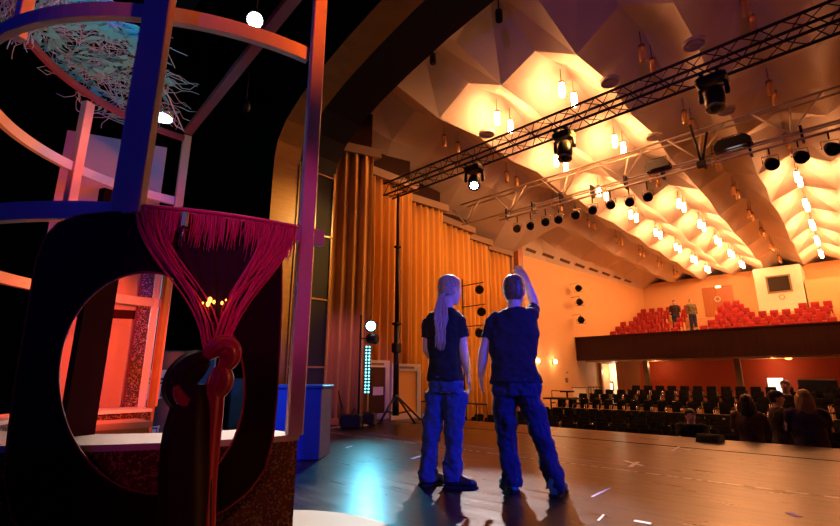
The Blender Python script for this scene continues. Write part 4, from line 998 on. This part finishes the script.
# lit board, wall lamp under balcony, table in the rear
a, b = aty(767, 378, 24.6), aty(786, 397, 24.6); o = thing('lit_board', 'bright white lit board behind the rear stalls seats', 'screen', ((a.x+b.x)/2, 24.6, b.z))
MB().box(((a.x+b.x)/2, 24.6, (a.z+b.z)/2), (b.x-a.x, .05, a.z-b.z)).build('board', 'lit_white', o); 
for s in (a.x+.1, b.x-.1): MB().tube([(s, 24.62, -1), (s, 24.62, b.z)], .02, 6).build('leg', 'black', o)
c = aty(790, 360, 24.8); o = thing('amber_ceiling_lamp', 'small amber lamp glowing under the balcony overhang', 'lamp', (c.x, 24.4, 1.76)); MB().box((c.x, 24.4, 1.74), (.26, .16, .04)).build('base', 'pillar', o); MB().ell((c.x, 24.4, 1.68), (.12, .08, .06)).build('glass', 'red_on', o)
c = aty(819, 381, 22.9); o = thing('sound_desk', 'black control desk with a pale edge behind the right-hand seats', 'desk', (c.x, 22.3, -1)); 
MB().box((c.x, 22.3, -.3), (1.2, .6, 1.3)).build('cabinet', 'black', o); MB().box((c.x, 22.2, .62), (1.1, .3, .5), bev=.05).build('console', 'black_metal', o); MB().box((c.x, 21.98, .36), (1.35, .1, .05)).build('edge_strip', 'riser', o)
c = aty(800, 380, 24.4)
# conductor equipment on stage lip
c = atz(712, 441, 0); o = thing('stage_monitor', 'low black wedge monitor lying at the stage edge', 'speaker', (c.x, 8.15, 0))
mb_ = MB(); rr = [[V(c.x+x, y, z) for y, z in ((8.0, .0), (8.35, 0), (8.35, .09), (8.1, .11))] for x in (-.15, .15)]; mb_.loft(rr, smooth=False); mb_.build('cabinet', 'black', o); MB().box((c.x, 8.04, .055), (.24, .02, .06), rx=-.5).build('grille', 'black_metal', o)

# ================================================================== PEOPLE
def ringE(c, u, w, ru, rw, n=20, p=2.0):
    out = []
    for k in range(n):
        a_ = 2*PI*k/n; ca, sa = math.cos(a_), math.sin(a_); e_ = 2/p
        out.append(c+u*ru*math.copysign(abs(ca)**e_, ca)+w*rw*math.copysign(abs(sa)**e_, sa))
    return out
def loftE(mb_, rows_, n=20, p=2.2):
    k0 = len(mb_.v); rings_ = [ringE(c, u, w, a_, b_, n, p) for (c, u, w, a_, b_) in rows_]
    mb_.loft(rings_, cap=False); mb_.f.append(list(reversed(range(k0, k0+n)))); mb_.sm.append(True)
    e_ = k0+n*(len(rows_)-1); mb_.f.append(list(range(e_, e_+n))); mb_.sm.append(True)
def hand(mb_, wr, dirv, palm_n, curl=.5, s=1.0, point=False):
    """palm and five fingers; dirv = finger direction, palm_n = palm normal (facing side)"""
    d = dirv.normalized(); pn = (palm_n-d*palm_n.dot(d)).normalized(); sd_ = d.cross(pn).normalized()
    loftE(mb_, [(wr-d*.02*s, sd_, pn, .026*s, .019*s), (wr+d*.03*s, sd_, pn, .038*s, .017*s), (wr+d*.07*s, sd_, pn, .043*s, .015*s), (wr+d*.095*s, sd_, pn, .040*s, .012*s)], 12)
    for k, (off, L_) in enumerate(((-.032, .070), (-.011, .080), (.011, .075), (.032, .058))):
        b_ = wr+d*.088*s+sd_*off*s; pts_ = [b_-d*.03*s]; dd_ = d.copy(); cc = curl*(.12 if (point and k == 0) else 1.0+.15*k)
        for seg in range(3):
            ln = L_*s*(.42, .33, .25)[seg]; pts_.append(pts_[-1]+dd_*(ln+(.03*s if seg == 0 else 0))); dd_ = (dd_*math.cos(cc)+pn*math.sin(cc)).normalized()
        pts_.append(pts_[-1]+dd_*.006); mb_.tube(pts_, [.0095*s, .0095*s, .0085*s, .0075*s, .005*s], 8)
    b_ = wr+d*.02*s-sd_*.03*s; t_ = (d*.75-sd_*.6+pn*.25).normalized(); mb_.tube([b_, b_+t_*.03*s, b_+t_*.055*s, b_+t_*.055*s+(d*.9+pn*.3).normalized()*.025*s], [.013*s, .011*s, .0095*s, .006*s], 8)
def remesh(o, v, smooth_it=3):
    r_ = o.modifiers.new('r', 'REMESH'); r_.mode = 'VOXEL'; r_.voxel_size = v; r_.use_smooth_shade = True
    s_ = o.modifiers.new('s', 'SMOOTH'); s_.iterations = smooth_it; s_.factor = .5
def wrinkle(o, sc, st):
    tx = bpy.data.textures.new('folds', 'CLOUDS'); tx.noise_scale = sc; tx.noise_depth = 2
    dm = o.modifiers.new('w', 'DISPLACE'); dm.texture = tx; dm.strength = st; dm.mid_level = .5; dm.texture_coords = 'LOCAL'
def head_mesh(mb_, c, upv, fw, s=1.0):
    sd_ = fw.cross(upv).normalized()
    rows_ = []
    for (h, a_, b_, off) in [(-.115, .030, .035, .045), (-.10, .048, .058, .03), (-.07, .060, .078, .018), (-.035, .068, .090, .008), (0, .073, .096, 0), (.035, .076, .098, -.004), (.07, .072, .093, -.008), (.095, .058, .075, -.01), (.112, .034, .045, -.01), (.118, .01, .015, -.01)]:
        rows_.append((c+upv*h*s+fw*off*s, sd_, fw, a_*s, b_*s))
    loftE(mb_, rows_, 20, 2.0)
    mb_.tube([c+fw*.088*s+upv*.02*s, c+fw*.108*s-upv*.012*s, c+fw*.116*s-upv*.028*s, c+fw*.09*s-upv*.035*s], [.008*s, .012*s, .014*s, .008*s], 8)
    for k in (-1, 1): mb_.ell(c+sd_*k*.077*s-fw*.008*s-upv*.005*s, (.010*s, .018*s, .032*s), 10, 6, (sd_, fw, upv))
def face_parts(parent, c, upv, fw, s=1.0):
    sd_ = fw.cross(upv).normalized()
    for k in (-1, 1): MB().ell(c+fw*.084*s+sd_*k*.030*s+upv*.012*s, (.012*s,)*3, 8, 6).build('eye', 'eye', parent)
    MB().ell(c+fw*.088*s-upv*.055*s, (.022*s, .006*s, .007*s), 10, 6, (sd_, fw, upv)).build('mouth', 'lips', parent)
def shoe(parent, an, fdir, m_, s=1.0, ln=.28):
    fdir = V(fdir.x, fdir.y, 0).normalized(); sd_ = V(-fdir.y, fdir.x, 0); g_ = an.z-.085*s; gz = V(an.x, an.y, g_)
    mb_ = MB(); up_ = V(0, 0, 1)
    rows_ = []
    for (u, w_, h) in ((-.075, .028, .035), (-.06, .040, .055), (-.02, .044, .060), (.05, .043, .042), (.11, .050, .034), (.16, .048, .028), (.19, .035, .022), (.205, .015, .012)):
        rows_.append((gz+fdir*u*s+up_*(h*1.25+.012)*s, sd_, up_, w_*1.08*s, h*1.25*s))
    loftE(mb_, rows_, 16, 2.6)
    mb_.tube([gz+up_*.08*s-fdir*.01*s, gz+up_*.15*s-fdir*.015*s], [.052*s, .050*s], 12)
    sh = mb_.build('shoe', m_, parent); remesh(sh, .007, 2)
    so_ = MB(); rr = []
    for (u, w_) in ((-.082, .03), (-.06, .044), (0, .047), (.06, .045), (.12, .054), (.17, .05), (.20, .035), (.214, .015)): rr.append([gz+fdir*u*s+sd_*w_*s, gz+fdir*u*s-sd_*w_*s, gz+fdir*u*s-sd_*w_*s+up_*.02*s, gz+fdir*u*s+sd_*w_*s+up_*.02*s])
    so_.loft(rr, smooth=False).build('sole', 'sole', sh)
    return sh
def person(lab, J, side, fw, shirt, trousers, hairm, skin='skin', shoes='shoe', hairf=None, vox=.010, headfw=None, hs=1.0, sleeve=.55, group=None, cap=None, longsleeve=False, seen_low=True, curl=.35, pointR=False, build=1.0, belly=0.0):
    up_ = V(0, 0, 1); g_ = (J['anL']+J['anR'])/2 if 'anL' in J else J['pelvis']; gz = min(J['anL'].z, J['anR'].z)-.085
    t = thing('person', lab, 'person', (g_.x, g_.y, gz), group)
    B = build; hfw = headfw or fw
    pel, wst, chs, nck, hd = J['pelvis'], J['waist'], J['chest'], J['neck'], J['head']
    def torso(e, top=True, low=None):
        rows_ = [(pel-up_*.10, side, fw, (.150+e)*B, .105+e+belly), (pel, side, fw, (.170+e)*B, .120+e+belly), ((pel+wst)/2, side, fw, (.160+e)*B, .112+e+belly), (wst, side, fw, (.146+e)*B, .105+e+belly), ((wst+chs)/2, side, fw, (.160+e)*B, .112+e+belly), (chs, side, fw, (.178+e)*B, .118+e), (chs*.45+nck*.55, side, fw, (.160+e)*B, .092+e)]
        if low is not None: rows_ = rows_[low:]
        rows_ += [(nck-up_*.045, side, fw, (.115+e), .072+e), (nck-up_*.01, side, fw, .062+e*.6, .060+e*.6)]
        return rows_
    b_ = MB(); loftE(b_, torso(0), 24)
    b_.tube([nck-up_*.06, nck+(hd-nck)*.25, nck+(hd-nck)*.7], [.062, .056, .054], 14)
    upv = (hd-nck).normalized()*.5+up_*.5; upv.normalize(); hf = (hfw-upv*hfw.dot(upv)).normalized(); head_mesh(b_, hd, upv, hf, hs)
    for k in 'LR':
        sh, el, wr = J['sh'+k], J['el'+k], J['wr'+k]
        b_.tube([sh*.5+nck*.5-up_*.05, sh-up_*.01, sh*.6+el*.4, el, el*.6+wr*.4, wr], [.04, .052, .050, .042, .045, .030], 14)
        hd_ = J.get('hd'+k, (wr-el).normalized()); pn = J.get('pn'+k, side*(1 if k == 'L' else -1))
        hand(b_, wr, hd_, pn, curl, 1.08, pointR and k == 'R')
        hp, kn, an = J['hip'+k], J['kn'+k], J['an'+k]
        b_.tube([hp+up_*.05, hp, hp*.5+kn*.5, kn, kn*.6+an*.4, an, an-up_*.05], [.07, .082, .066, .052, .050, .036, .036], 14)
    body = b_.build('body', skin, t); remesh(body, vox, 2)
    face_parts(t, hd, upv, hf, hs)
    # shirt
    s_ = MB(); rows_ = torso(.020, low=1); rows_[0] = (pel+up_*.0, side, fw, (.196)*B, .158+belly); loftE(s_, rows_, 24)
    for k in 'LR':
        sh, el, wr = J['sh'+k], J['el'+k], J['wr'+k]
        if longsleeve: s_.tube([sh*.45+nck*.55-up_*.045, sh*.8+nck*.2-up_*.01, sh-up_*.015, sh*.5+el*.5, el, wr*.9+el*.1], [.045, .060, .066, .060, .053, .040], 14)
        else: s_.tube([sh*.45+nck*.55-up_*.045, sh*.8+nck*.2-up_*.01, sh-up_*.005+(el-sh)*.08, sh*(1-sleeve)+el*sleeve], [.045, .058, .063, .066], 14)
    so_ = s_.build('shirt', shirt, t); remesh(so_, vox, 4); wrinkle(so_, .11, .040)
    # trousers
    p_ = MB(); loftE(p_, [(pel+up_*.045, side, fw, .180*B, .146+belly), (pel-up_*.04, side, fw, .186*B, .138+belly), (pel-up_*.10, side, fw, .182*B, .132)], 24)
    for k in 'LR':
        hp, kn, an = J['hip'+k], J['kn'+k], J['an'+k]
        p_.tube([hp+up_*.03, hp-up_*.03, hp*.5+kn*.5, kn, kn*.5+an*.5, an+up_*.04, an-up_*.045], [.092, .104, .092, .080, .079, .080, .084], 16)
    po = p_.build('trousers', trousers, t); remesh(po, vox, 3); wrinkle(po, .085, .055)
    if seen_low:
        for k in 'LR': shoe(t, J['an'+k], J.get('ft'+k, fw), shoes)
    if hairf: hairf(t, hd, upv, hf, hs)
    if cap:
        c_ = MB(); sd_ = hf.cross(upv).normalized(); loftE(c_, [(hd+upv*.035, sd_, hf, .084, .105), (hd+upv*.08, sd_, hf, .080, .10), (hd+upv*.115, sd_, hf, .055, .07), (hd+upv*.128, sd_, hf, .015, .02)], 18)
        c_.box(hd+upv*.045+hf*.13, (.13, .10, .012), rz=math.atan2(hf.y, hf.x)-PI/2); c_.build('cap', cap, t)
    return t
def hair_short(m_):
    def f(t, c, upv, fw, s):
        sd_ = fw.cross(upv).normalized(); mb_ = MB(); rows_ = []
        for (h, a_, b_, off) in [(-.075, .055, .045, -.045), (-.04, .074, .070, -.032), (0, .081, .086, -.022), (.04, .084, .098, -.014), (.075, .080, .098, -.012), (.10, .066, .082, -.012), (.12, .042, .055, -.012), (.129, .012, .018, -.012)]:
            rows_.append((c+upv*h*s+fw*off*s, sd_, fw, a_*s, b_*s))
        loftE(mb_, rows_, 22); o = mb_.build('hair', m_, t); remesh(o, .008, 1)
        dm = o.modifiers.new('d', 'DISPLACE'); tx = bpy.data.textures.new('tuft', 'CLOUDS'); tx.noise_scale = .018; dm.texture = tx; dm.strength = .012; dm.mid_level = .5
    return f
def hair_long(m_, L_=.34, tail=False, wid=.07, shift=0.0, back=None):
    def f(t, c, upv, fw, s):
        sd_ = fw.cross(upv).normalized(); mb_ = MB(); rows_ = []
        for (h, a_, b_, off) in [(-.06, .070, .060, -.040), (-.02, .080, .082, -.026), (.02, .085, .094, -.018), (.06, .083, .099, -.014), (.09, .072, .088, -.012), (.115, .048, .060, -.012), (.127, .012, .018, -.012)]:
            rows_.append((c+upv*h*s+fw*off*s, sd_, fw, a_*s, b_*s))
        loftE(mb_, rows_, 22)
        o = mb_.build('hair', m_, t); remesh(o, .008, 1)
        dm = o.modifiers.new('d', 'DISPLACE'); tx = bpy.data.textures.new('tuft', 'CLOUDS'); tx.noise_scale = .022; dm.texture = tx; dm.strength = .018; dm.mid_level = .5
        rr = random.Random(5); st_ = MB(); nst = 34
        for k in range(nst):
            f0 = (k/(nst-1)-.5)*2
            if tail:
                bk_ = back or -fw; a0 = c-fw*.085*s-upv*.035*s+sd_*(.03*f0); 
                pts_ = [a0+fw*.03]; 
                for q in range(1, 9):
                    w_ = (.026+.036*math.sin(q/8*PI*.85))*f0; pts_.append(a0-V(0, 0, 1)*L_*q/8*rr.uniform(.93, 1.05)+bk_*(.02+.15*min(1, q/3.2))+bk_.cross(V(0, 0, 1))*(w_+.016*math.sin(q*1.3+k*.5)-shift*q/8)+bk_*.012*math.sin(k*2.1+q))
                st_.tube(pts_, [.010, .011, .011, .010, .010, .009, .008, .006, .003], 6)
            else:
                a_ = PI*(.98*f0)/1.35; dr = (-fw*math.cos(a_)+sd_*math.sin(a_)); a0 = c+upv*.05*s+dr*.078*s; pts_ = [a0]
                for q in range(1, 8): pts_.append(a0+dr*(.012+.02*math.sin(q/7*PI))-V(0, 0, 1)*(L_+.10)*q/7*rr.uniform(.95, 1.03)+sd_*.006*math.sin(q*1.5+k))
                st_.tube(pts_, [.012, .015, .016, .015, .014, .012, .009, .004], 6)
        o2 = st_.build('ponytail' if tail else 'long_strands', m_, t)
        o2['kind'] = 'stuff'
    return f

# ---- the man, right
def JP(px, py, ref, off=0.0):
    n_ = V(ref.x, ref.y, 0).normalized(); D_ = V(ref.x, ref.y, 0).length+off; r = ray(px, py); return V(0, 0, EYE)+r*(D_/r.dot(n_))
f1 = (atz(512, 491)+atz(555, 496))/2; 
n1 = V(f1.x, f1.y, 0).normalized(); s1_ = V(n1.y, -n1.x, 0)
def m1(px, py, off=0): return JP(px, py, f1, off)
def anz(p, z=.085): return V(p.x, p.y, z)
ankL, ankR = anz(m1(512, 485, .05)), anz(m1(556, 488, -.03))
JA = dict(head=m1(514.3, 291.5, .03), neck=m1(514, 307, .0), chest=m1(513, 334, 0), waist=m1(513, 361, -.01), pelvis=m1(516, 383, 0),
          shL=m1(493, 319, 0), elL=m1(483.5, 352, -.03), wrL=m1(481, 375, .04), hdL=V(0, 0, -1)+n1*.25, pnL=(s1_*1+n1*.2),
          shR=m1(531, 315, .02), elR=m1(535, 306, .27), wrR=m1(526.5, 281, .26), hdR=(V(0, 0, .85)-s1_*.5+n1*.1), pnR=n1*-1,
          hipL=m1(504.5, 396, 0), knL=m1(507, 440, .06), anL=ankL, hipR=m1(529, 396, 0), knR=m1(543, 440, .0), anR=ankR, ftL=(n1*1-s1_*.45), ftR=(n1*1+s1_*.35))
person('man in a dark navy T-shirt seen from behind, one arm raised and pointing', JA, s1_, n1, 'tee_navy', 'jeans_dark', None, 'skin2', 'shoe_teal', hair_short('hair_brown'), .009, hs=1.16, headfw=(n1+s1_*.1).normalized(), sleeve=.62, curl=.45, pointR=True, build=1.12)
# ---- the ponytailed person
f2 = (atz(428, 486)+atz(452, 489))/2; n2 = V(f2.x, f2.y, 0).normalized(); s2_ = V(n2.y, -n2.x, 0)
def m2_(px, py, off=0): return JP(px, py, f2, off)
fw2 = (n2*.85+s2_*.5).normalized(); sd2 = V(fw2.y, -fw2.x, 0)
JB = dict(head=m2_(450, 290, .03), neck=m2_(446.5, 308, 0), chest=m2_(444, 332, 0), waist=m2_(444.5, 358, 0), pelvis=m2_(446, 381, 0),
          shL=m2_(429.5, 319, .05), elL=m2_(427, 350, .10), wrL=m2_(437, 362, .26), hdL=(fw2+V(0, 0, -.2)), pnL=V(0, 0, -1),
          shR=m2_(459.5, 318, -.04), elR=m2_(463.5, 350, -.06), wrR=m2_(468, 374, .02), hdR=V(0, 0, -1)+s2_*.15, pnR=-s2_,
          hipL=m2_(436, 395, .04), knL=m2_(431, 437, .06), anL=anz(m2_(428, 479, .08)), hipR=m2_(455.5, 395, -.02), knR=m2_(453.5, 437, 0), anR=anz(m2_(453, 481, 0)), ftL=(s2_*.9+n2*.6), ftR=(s2_*1-n2*.15))
person('person in a black T-shirt and jeans with a long wavy ponytail, seen from behind', JB, sd2, fw2, 'tee_black', 'jeans', None, 'skin2', 'shoe', hair_long('hair_long', .52, True, shift=-.02, back=-n2), .009, hs=1.12, headfw=(n2*.6+s2_*.8).normalized(), sleeve=.60, curl=.4, build=.85)

# ---- people in the hall (generic standing or sitting pose)
def generic(lab, loc, yaw, h, shirt, trousers, hairf, skin='skin', sit=False, cap=None, lean=0.0, vox=.016, headyaw=0.0, arms='down', build=1.0, shoes='shoe'):
    loc = Vector(loc); fw = V(math.cos(yaw), math.sin(yaw), 0); sd = V(fw.y, -fw.x, 0); k = h/1.75; up_ = V(0, 0, 1)
    ph = (.90 if not sit else .50)*k; le = fw*lean
    J = dict(pelvis=loc+up_*ph, waist=loc+up_*(ph+.18*k)+le*.2, chest=loc+up_*(ph+.40*k)+le*.6, neck=loc+up_*(ph+.60*k)+le, head=loc+up_*(ph+.74*k)+le*1.15)
    for c_, s in (('L', -1), ('R', 1)):
        S = sd*s
        J['sh'+c_] = loc+up_*(ph+.53*k)+le*.85+S*.19*build
        if arms == 'down': J['el'+c_] = J['sh'+c_]-up_*.29+S*.05-fw*.02; J['wr'+c_] = J['el'+c_]-up_*.24+fw*.06
        elif arms == 'folded': J['el'+c_] = J['sh'+c_]-up_*.27+S*.05+fw*.05; J['wr'+c_] = J['el'+c_]+fw*.18-S*.12+up_*.03
        else: J['el'+c_] = J['sh'+c_]-up_*.22+fw*.16+S*.03; J['wr'+c_] = J['el'+c_]+fw*.24-up_*.0
        J['hip'+c_] = loc+up_*(ph-.03)+S*.095
        if sit: J['kn'+c_] = loc+up_*.50*k+S*.11+fw*.42; J['an'+c_] = loc+S*.11+fw*.42+up_*.085
        else: J['kn'+c_] = loc+up_*.48*k+S*.10+fw*.01; J['an'+c_] = loc+S*.11+up_*.085
    J['hipL'].z; 
    hfw = V(math.cos(yaw+headyaw), math.sin(yaw+headyaw), 0)
    return person(lab, J, sd, fw, shirt, trousers, None, skin, shoes, hairf, vox, headfw=hfw, longsleeve=True, cap=cap, build=build)
def gx(px, Y): return aty(px, 420, Y).x
away = R(90)+.1
generic('woman with long dark hair standing below the stage edge, back to the stage', (gx(749, 9.5), 9.5, -1), away, 1.62, 'coat_brown', 'jeans_dark', hair_long('hair_dark', .36), 'skin', arms='folded')
generic('person in a dark cap beside the blond woman at the stage edge', (gx(780, 10.05), 10.05, -1), R(30), 1.68, 'coat_dark', 'jeans_dark', hair_short('hair_dark'), 'skin', cap='coat_violet', headyaw=-.3, arms='folded')
generic('blond woman in a violet pullover standing nearest the right frame edge', (gx(808, 9.35), 9.35, -1), R(110), 1.72, 'coat_violet', 'jeans_dark', hair_long('hair_blond', .26), 'skin2', arms='folded', build=1.15)
generic('short-haired person standing behind the capped one before the lit board', (gx(796, 13.05)-.0, 12.35, -1), R(-100), 1.85, 'coat_dark', 'jeans_dark', hair_short('hair_brown'), 'skin')
generic('person leaning forward onto the stage edge left of the monitor', (gx(690, 9.45), 9.45, -1), R(-70), 1.35, 'coat_dark', 'jeans_dark', hair_short('hair_dark'), 'skin2', lean=.12, arms='fwd')
generic('person in black standing on the balcony near the aisle, left of two', (aty(676, 320, 28.7).x, 28.7, 3.40), R(-80), 1.72, 'coat_dark', 'jeans_dark', hair_short('hair_dark'), 'skin', vox=.013)
generic('person in an olive jacket standing on the balcony beside the aisle, right of two', (aty(693, 320, 28.9).x, 28.9, 3.40), R(-60), 1.72, 'coat_green', 'jeans_dark', hair_short('hair_dark'), 'skin', vox=.013)

# ================================================================== LIGHT
def spot(name, loc, aim, energy, color, size=40, blend=.4, rad=.08):
    d = bpy.data.lights.new(name, 'SPOT'); d.energy = energy; d.color = color; d.spot_size = R(size); d.spot_blend = blend; d.shadow_soft_size = rad
    o = bpy.data.objects.new(name, d); o.location = loc; o.rotation_euler = (Vector(aim)-Vector(loc)).to_track_quat('-Z', 'Y').to_euler(); col.objects.link(o); return o
# the lit moving head: back light over the two people
spot('moving_head_beam', mh1, (-2.6, 3.2, 0.8), 4600, (1, .86, .84), 28, .5, .05)
spot('stand_lamp_beam', lens_c, (-2.6, 2.0, .2), 300, (.16, .75, 1.0), 70, .6, .06)
# mostly unseen coloured spots without fixtures, added to tint people, set and curtains
spot('blue_key', (2.7, 3.1, 2.1), (-2.45, 3.5, .9), 1150, (.015, .04, 1.0), 24, .4)
spot('violet_fill', (.6, -1.6, 3.2), (-2.5, 3.6, 1.45), 120, (.75, .38, 1.0), 15, .5)
spot('violet_spill', (1.0, -3.0, 2.0), (-2.6, 9.0, 7.3), 520, (.36, .05, .62), 40, .8)
spot('violet_floor', (2.6, 1.6, 4.6), (-2.0, 5.0, 0), 130, (.40, .10, .85), 42, .8)
spot('blue_set', (-1.2, -3.2, 3.0), (-2.9, .6, 2.4), 60, (.03, .03, 1.0), 60, .6)
spot('orange_set', (1.4, 2.2, 4.6), (-2.1, 1.1, 3.0), 1100, (1.0, .11, .0), 24, .9)
spot('orange_far', (-3.3, 1.5, .9), (-4.25, .5, 2.5), 130, (1.0, .16, .0), 60, .7)
spot('mauve_post', (-.2, -1.6, 2.4), (-1.85, 1.17, 1.45), 22, (.45, .35, 1.0), 15, .6)
spot('magenta_set', (1.2, .3, 3.2), (-1.9, 1.0, 1.45), 150, (1.0, .03, .30), 17, .6)
spot('orange_inner', (-2.75, .85, 1.35), (-4.95, .80, .95), 240, (1.0, .10, .04), 56, .5)
spot('blue_inner', (-2.5, 1.3, 2.3), (-5.0, .8, 2.7), 50, (.05, .02, 1.0), 44, .6)
spot('white_ledge', wl1, (-2.15, 1.05, .6), 1300, (1, .74, .58), 32, .6)
spot('teal_net', (-2.6, .6, 2.2), (-3.7, .8, 3.3), 34, (.03, .7, .95), 80, .7)
spot('blue_corner', (-2.4, -.5, 4.2), (-5.2, 3.2, .4), 320, (.02, .07, 1.0), 22, .5)
spot('cyan_rack', (-3.3, 3.0, 2.2), (-5.8, 2.2, .6), 110, (.1, .5, 1.0), 50, .5)
spot('pink_curtain', (-3.2, 2.6, 3.0), (-8.1, 6.2, .9), 380, (.70, .20, .9), 28, .8)
spot('curtain_wash', (-3.0, 7.3, 5.1), (-8.6, 8.6, 3.4), 800, (1.0, .40, .08), 75, .8)  # warm spot added to brighten the curtains, no lamp built there
spot('portal_wash', (-4.4, 7.3, 5.1), (-7.7, 4.4, 3.2), 1000, (1.0, .5, .12), 40, .8)  # warm spot added to make the gold jamb glow, unseen source
spot('red_drape', (.2, -1.4, 1.6), (-1.8, .95, .6), 26, (1.0, .03, .10), 22, .6)
spot('amber_base', (.4, .2, 2.6), (-1.85, 1.1, .3), 40, (1.0, .25, .08), 12, .6)
# under-balcony wash and sconces
def pnt(name, loc, e, c, r_=.1):
    d = bpy.data.lights.new(name, 'POINT'); d.energy = e; d.color = c; d.shadow_soft_size = r_; o = bpy.data.objects.new(name, d); o.location = loc; col.objects.link(o)
pnt('under_balcony', (-3.0, 24.6, 1.5), 22, (1, .35, .12)); pnt('under_balcony', (-7.6, 24.4, 1.5), 20, (1, .4, .15)); pnt('under_balcony', (1.5, 24.6, 1.5), 22, (1, .35, .12))
pnt('sconce_glow', (swx(18.6)+.35, 18.6, 1.65), 14, (1, .6, .3)); pnt('sconce_glow', (swx(20.2)+.35, 20.2, 1.65), 14, (1, .6, .3))
pnt('doorway_glow', ((xd0+xd1)/2, WY+.8, 1.2), 30, (1, .7, .45))

w = bpy.data.worlds.new('dark_house'); scene.world = w; w.use_nodes = True
w.node_tree.nodes['Background'].inputs[0].default_value = (.01, .008, .012, 1); w.node_tree.nodes['Background'].inputs[1].default_value = .15

vs_ = scene.view_settings
vs_.view_transform = 'Standard'; vs_.look = 'None'; vs_.exposure = 0.0; vs_.gamma = 1.0; vs_.use_curve_mapping = False
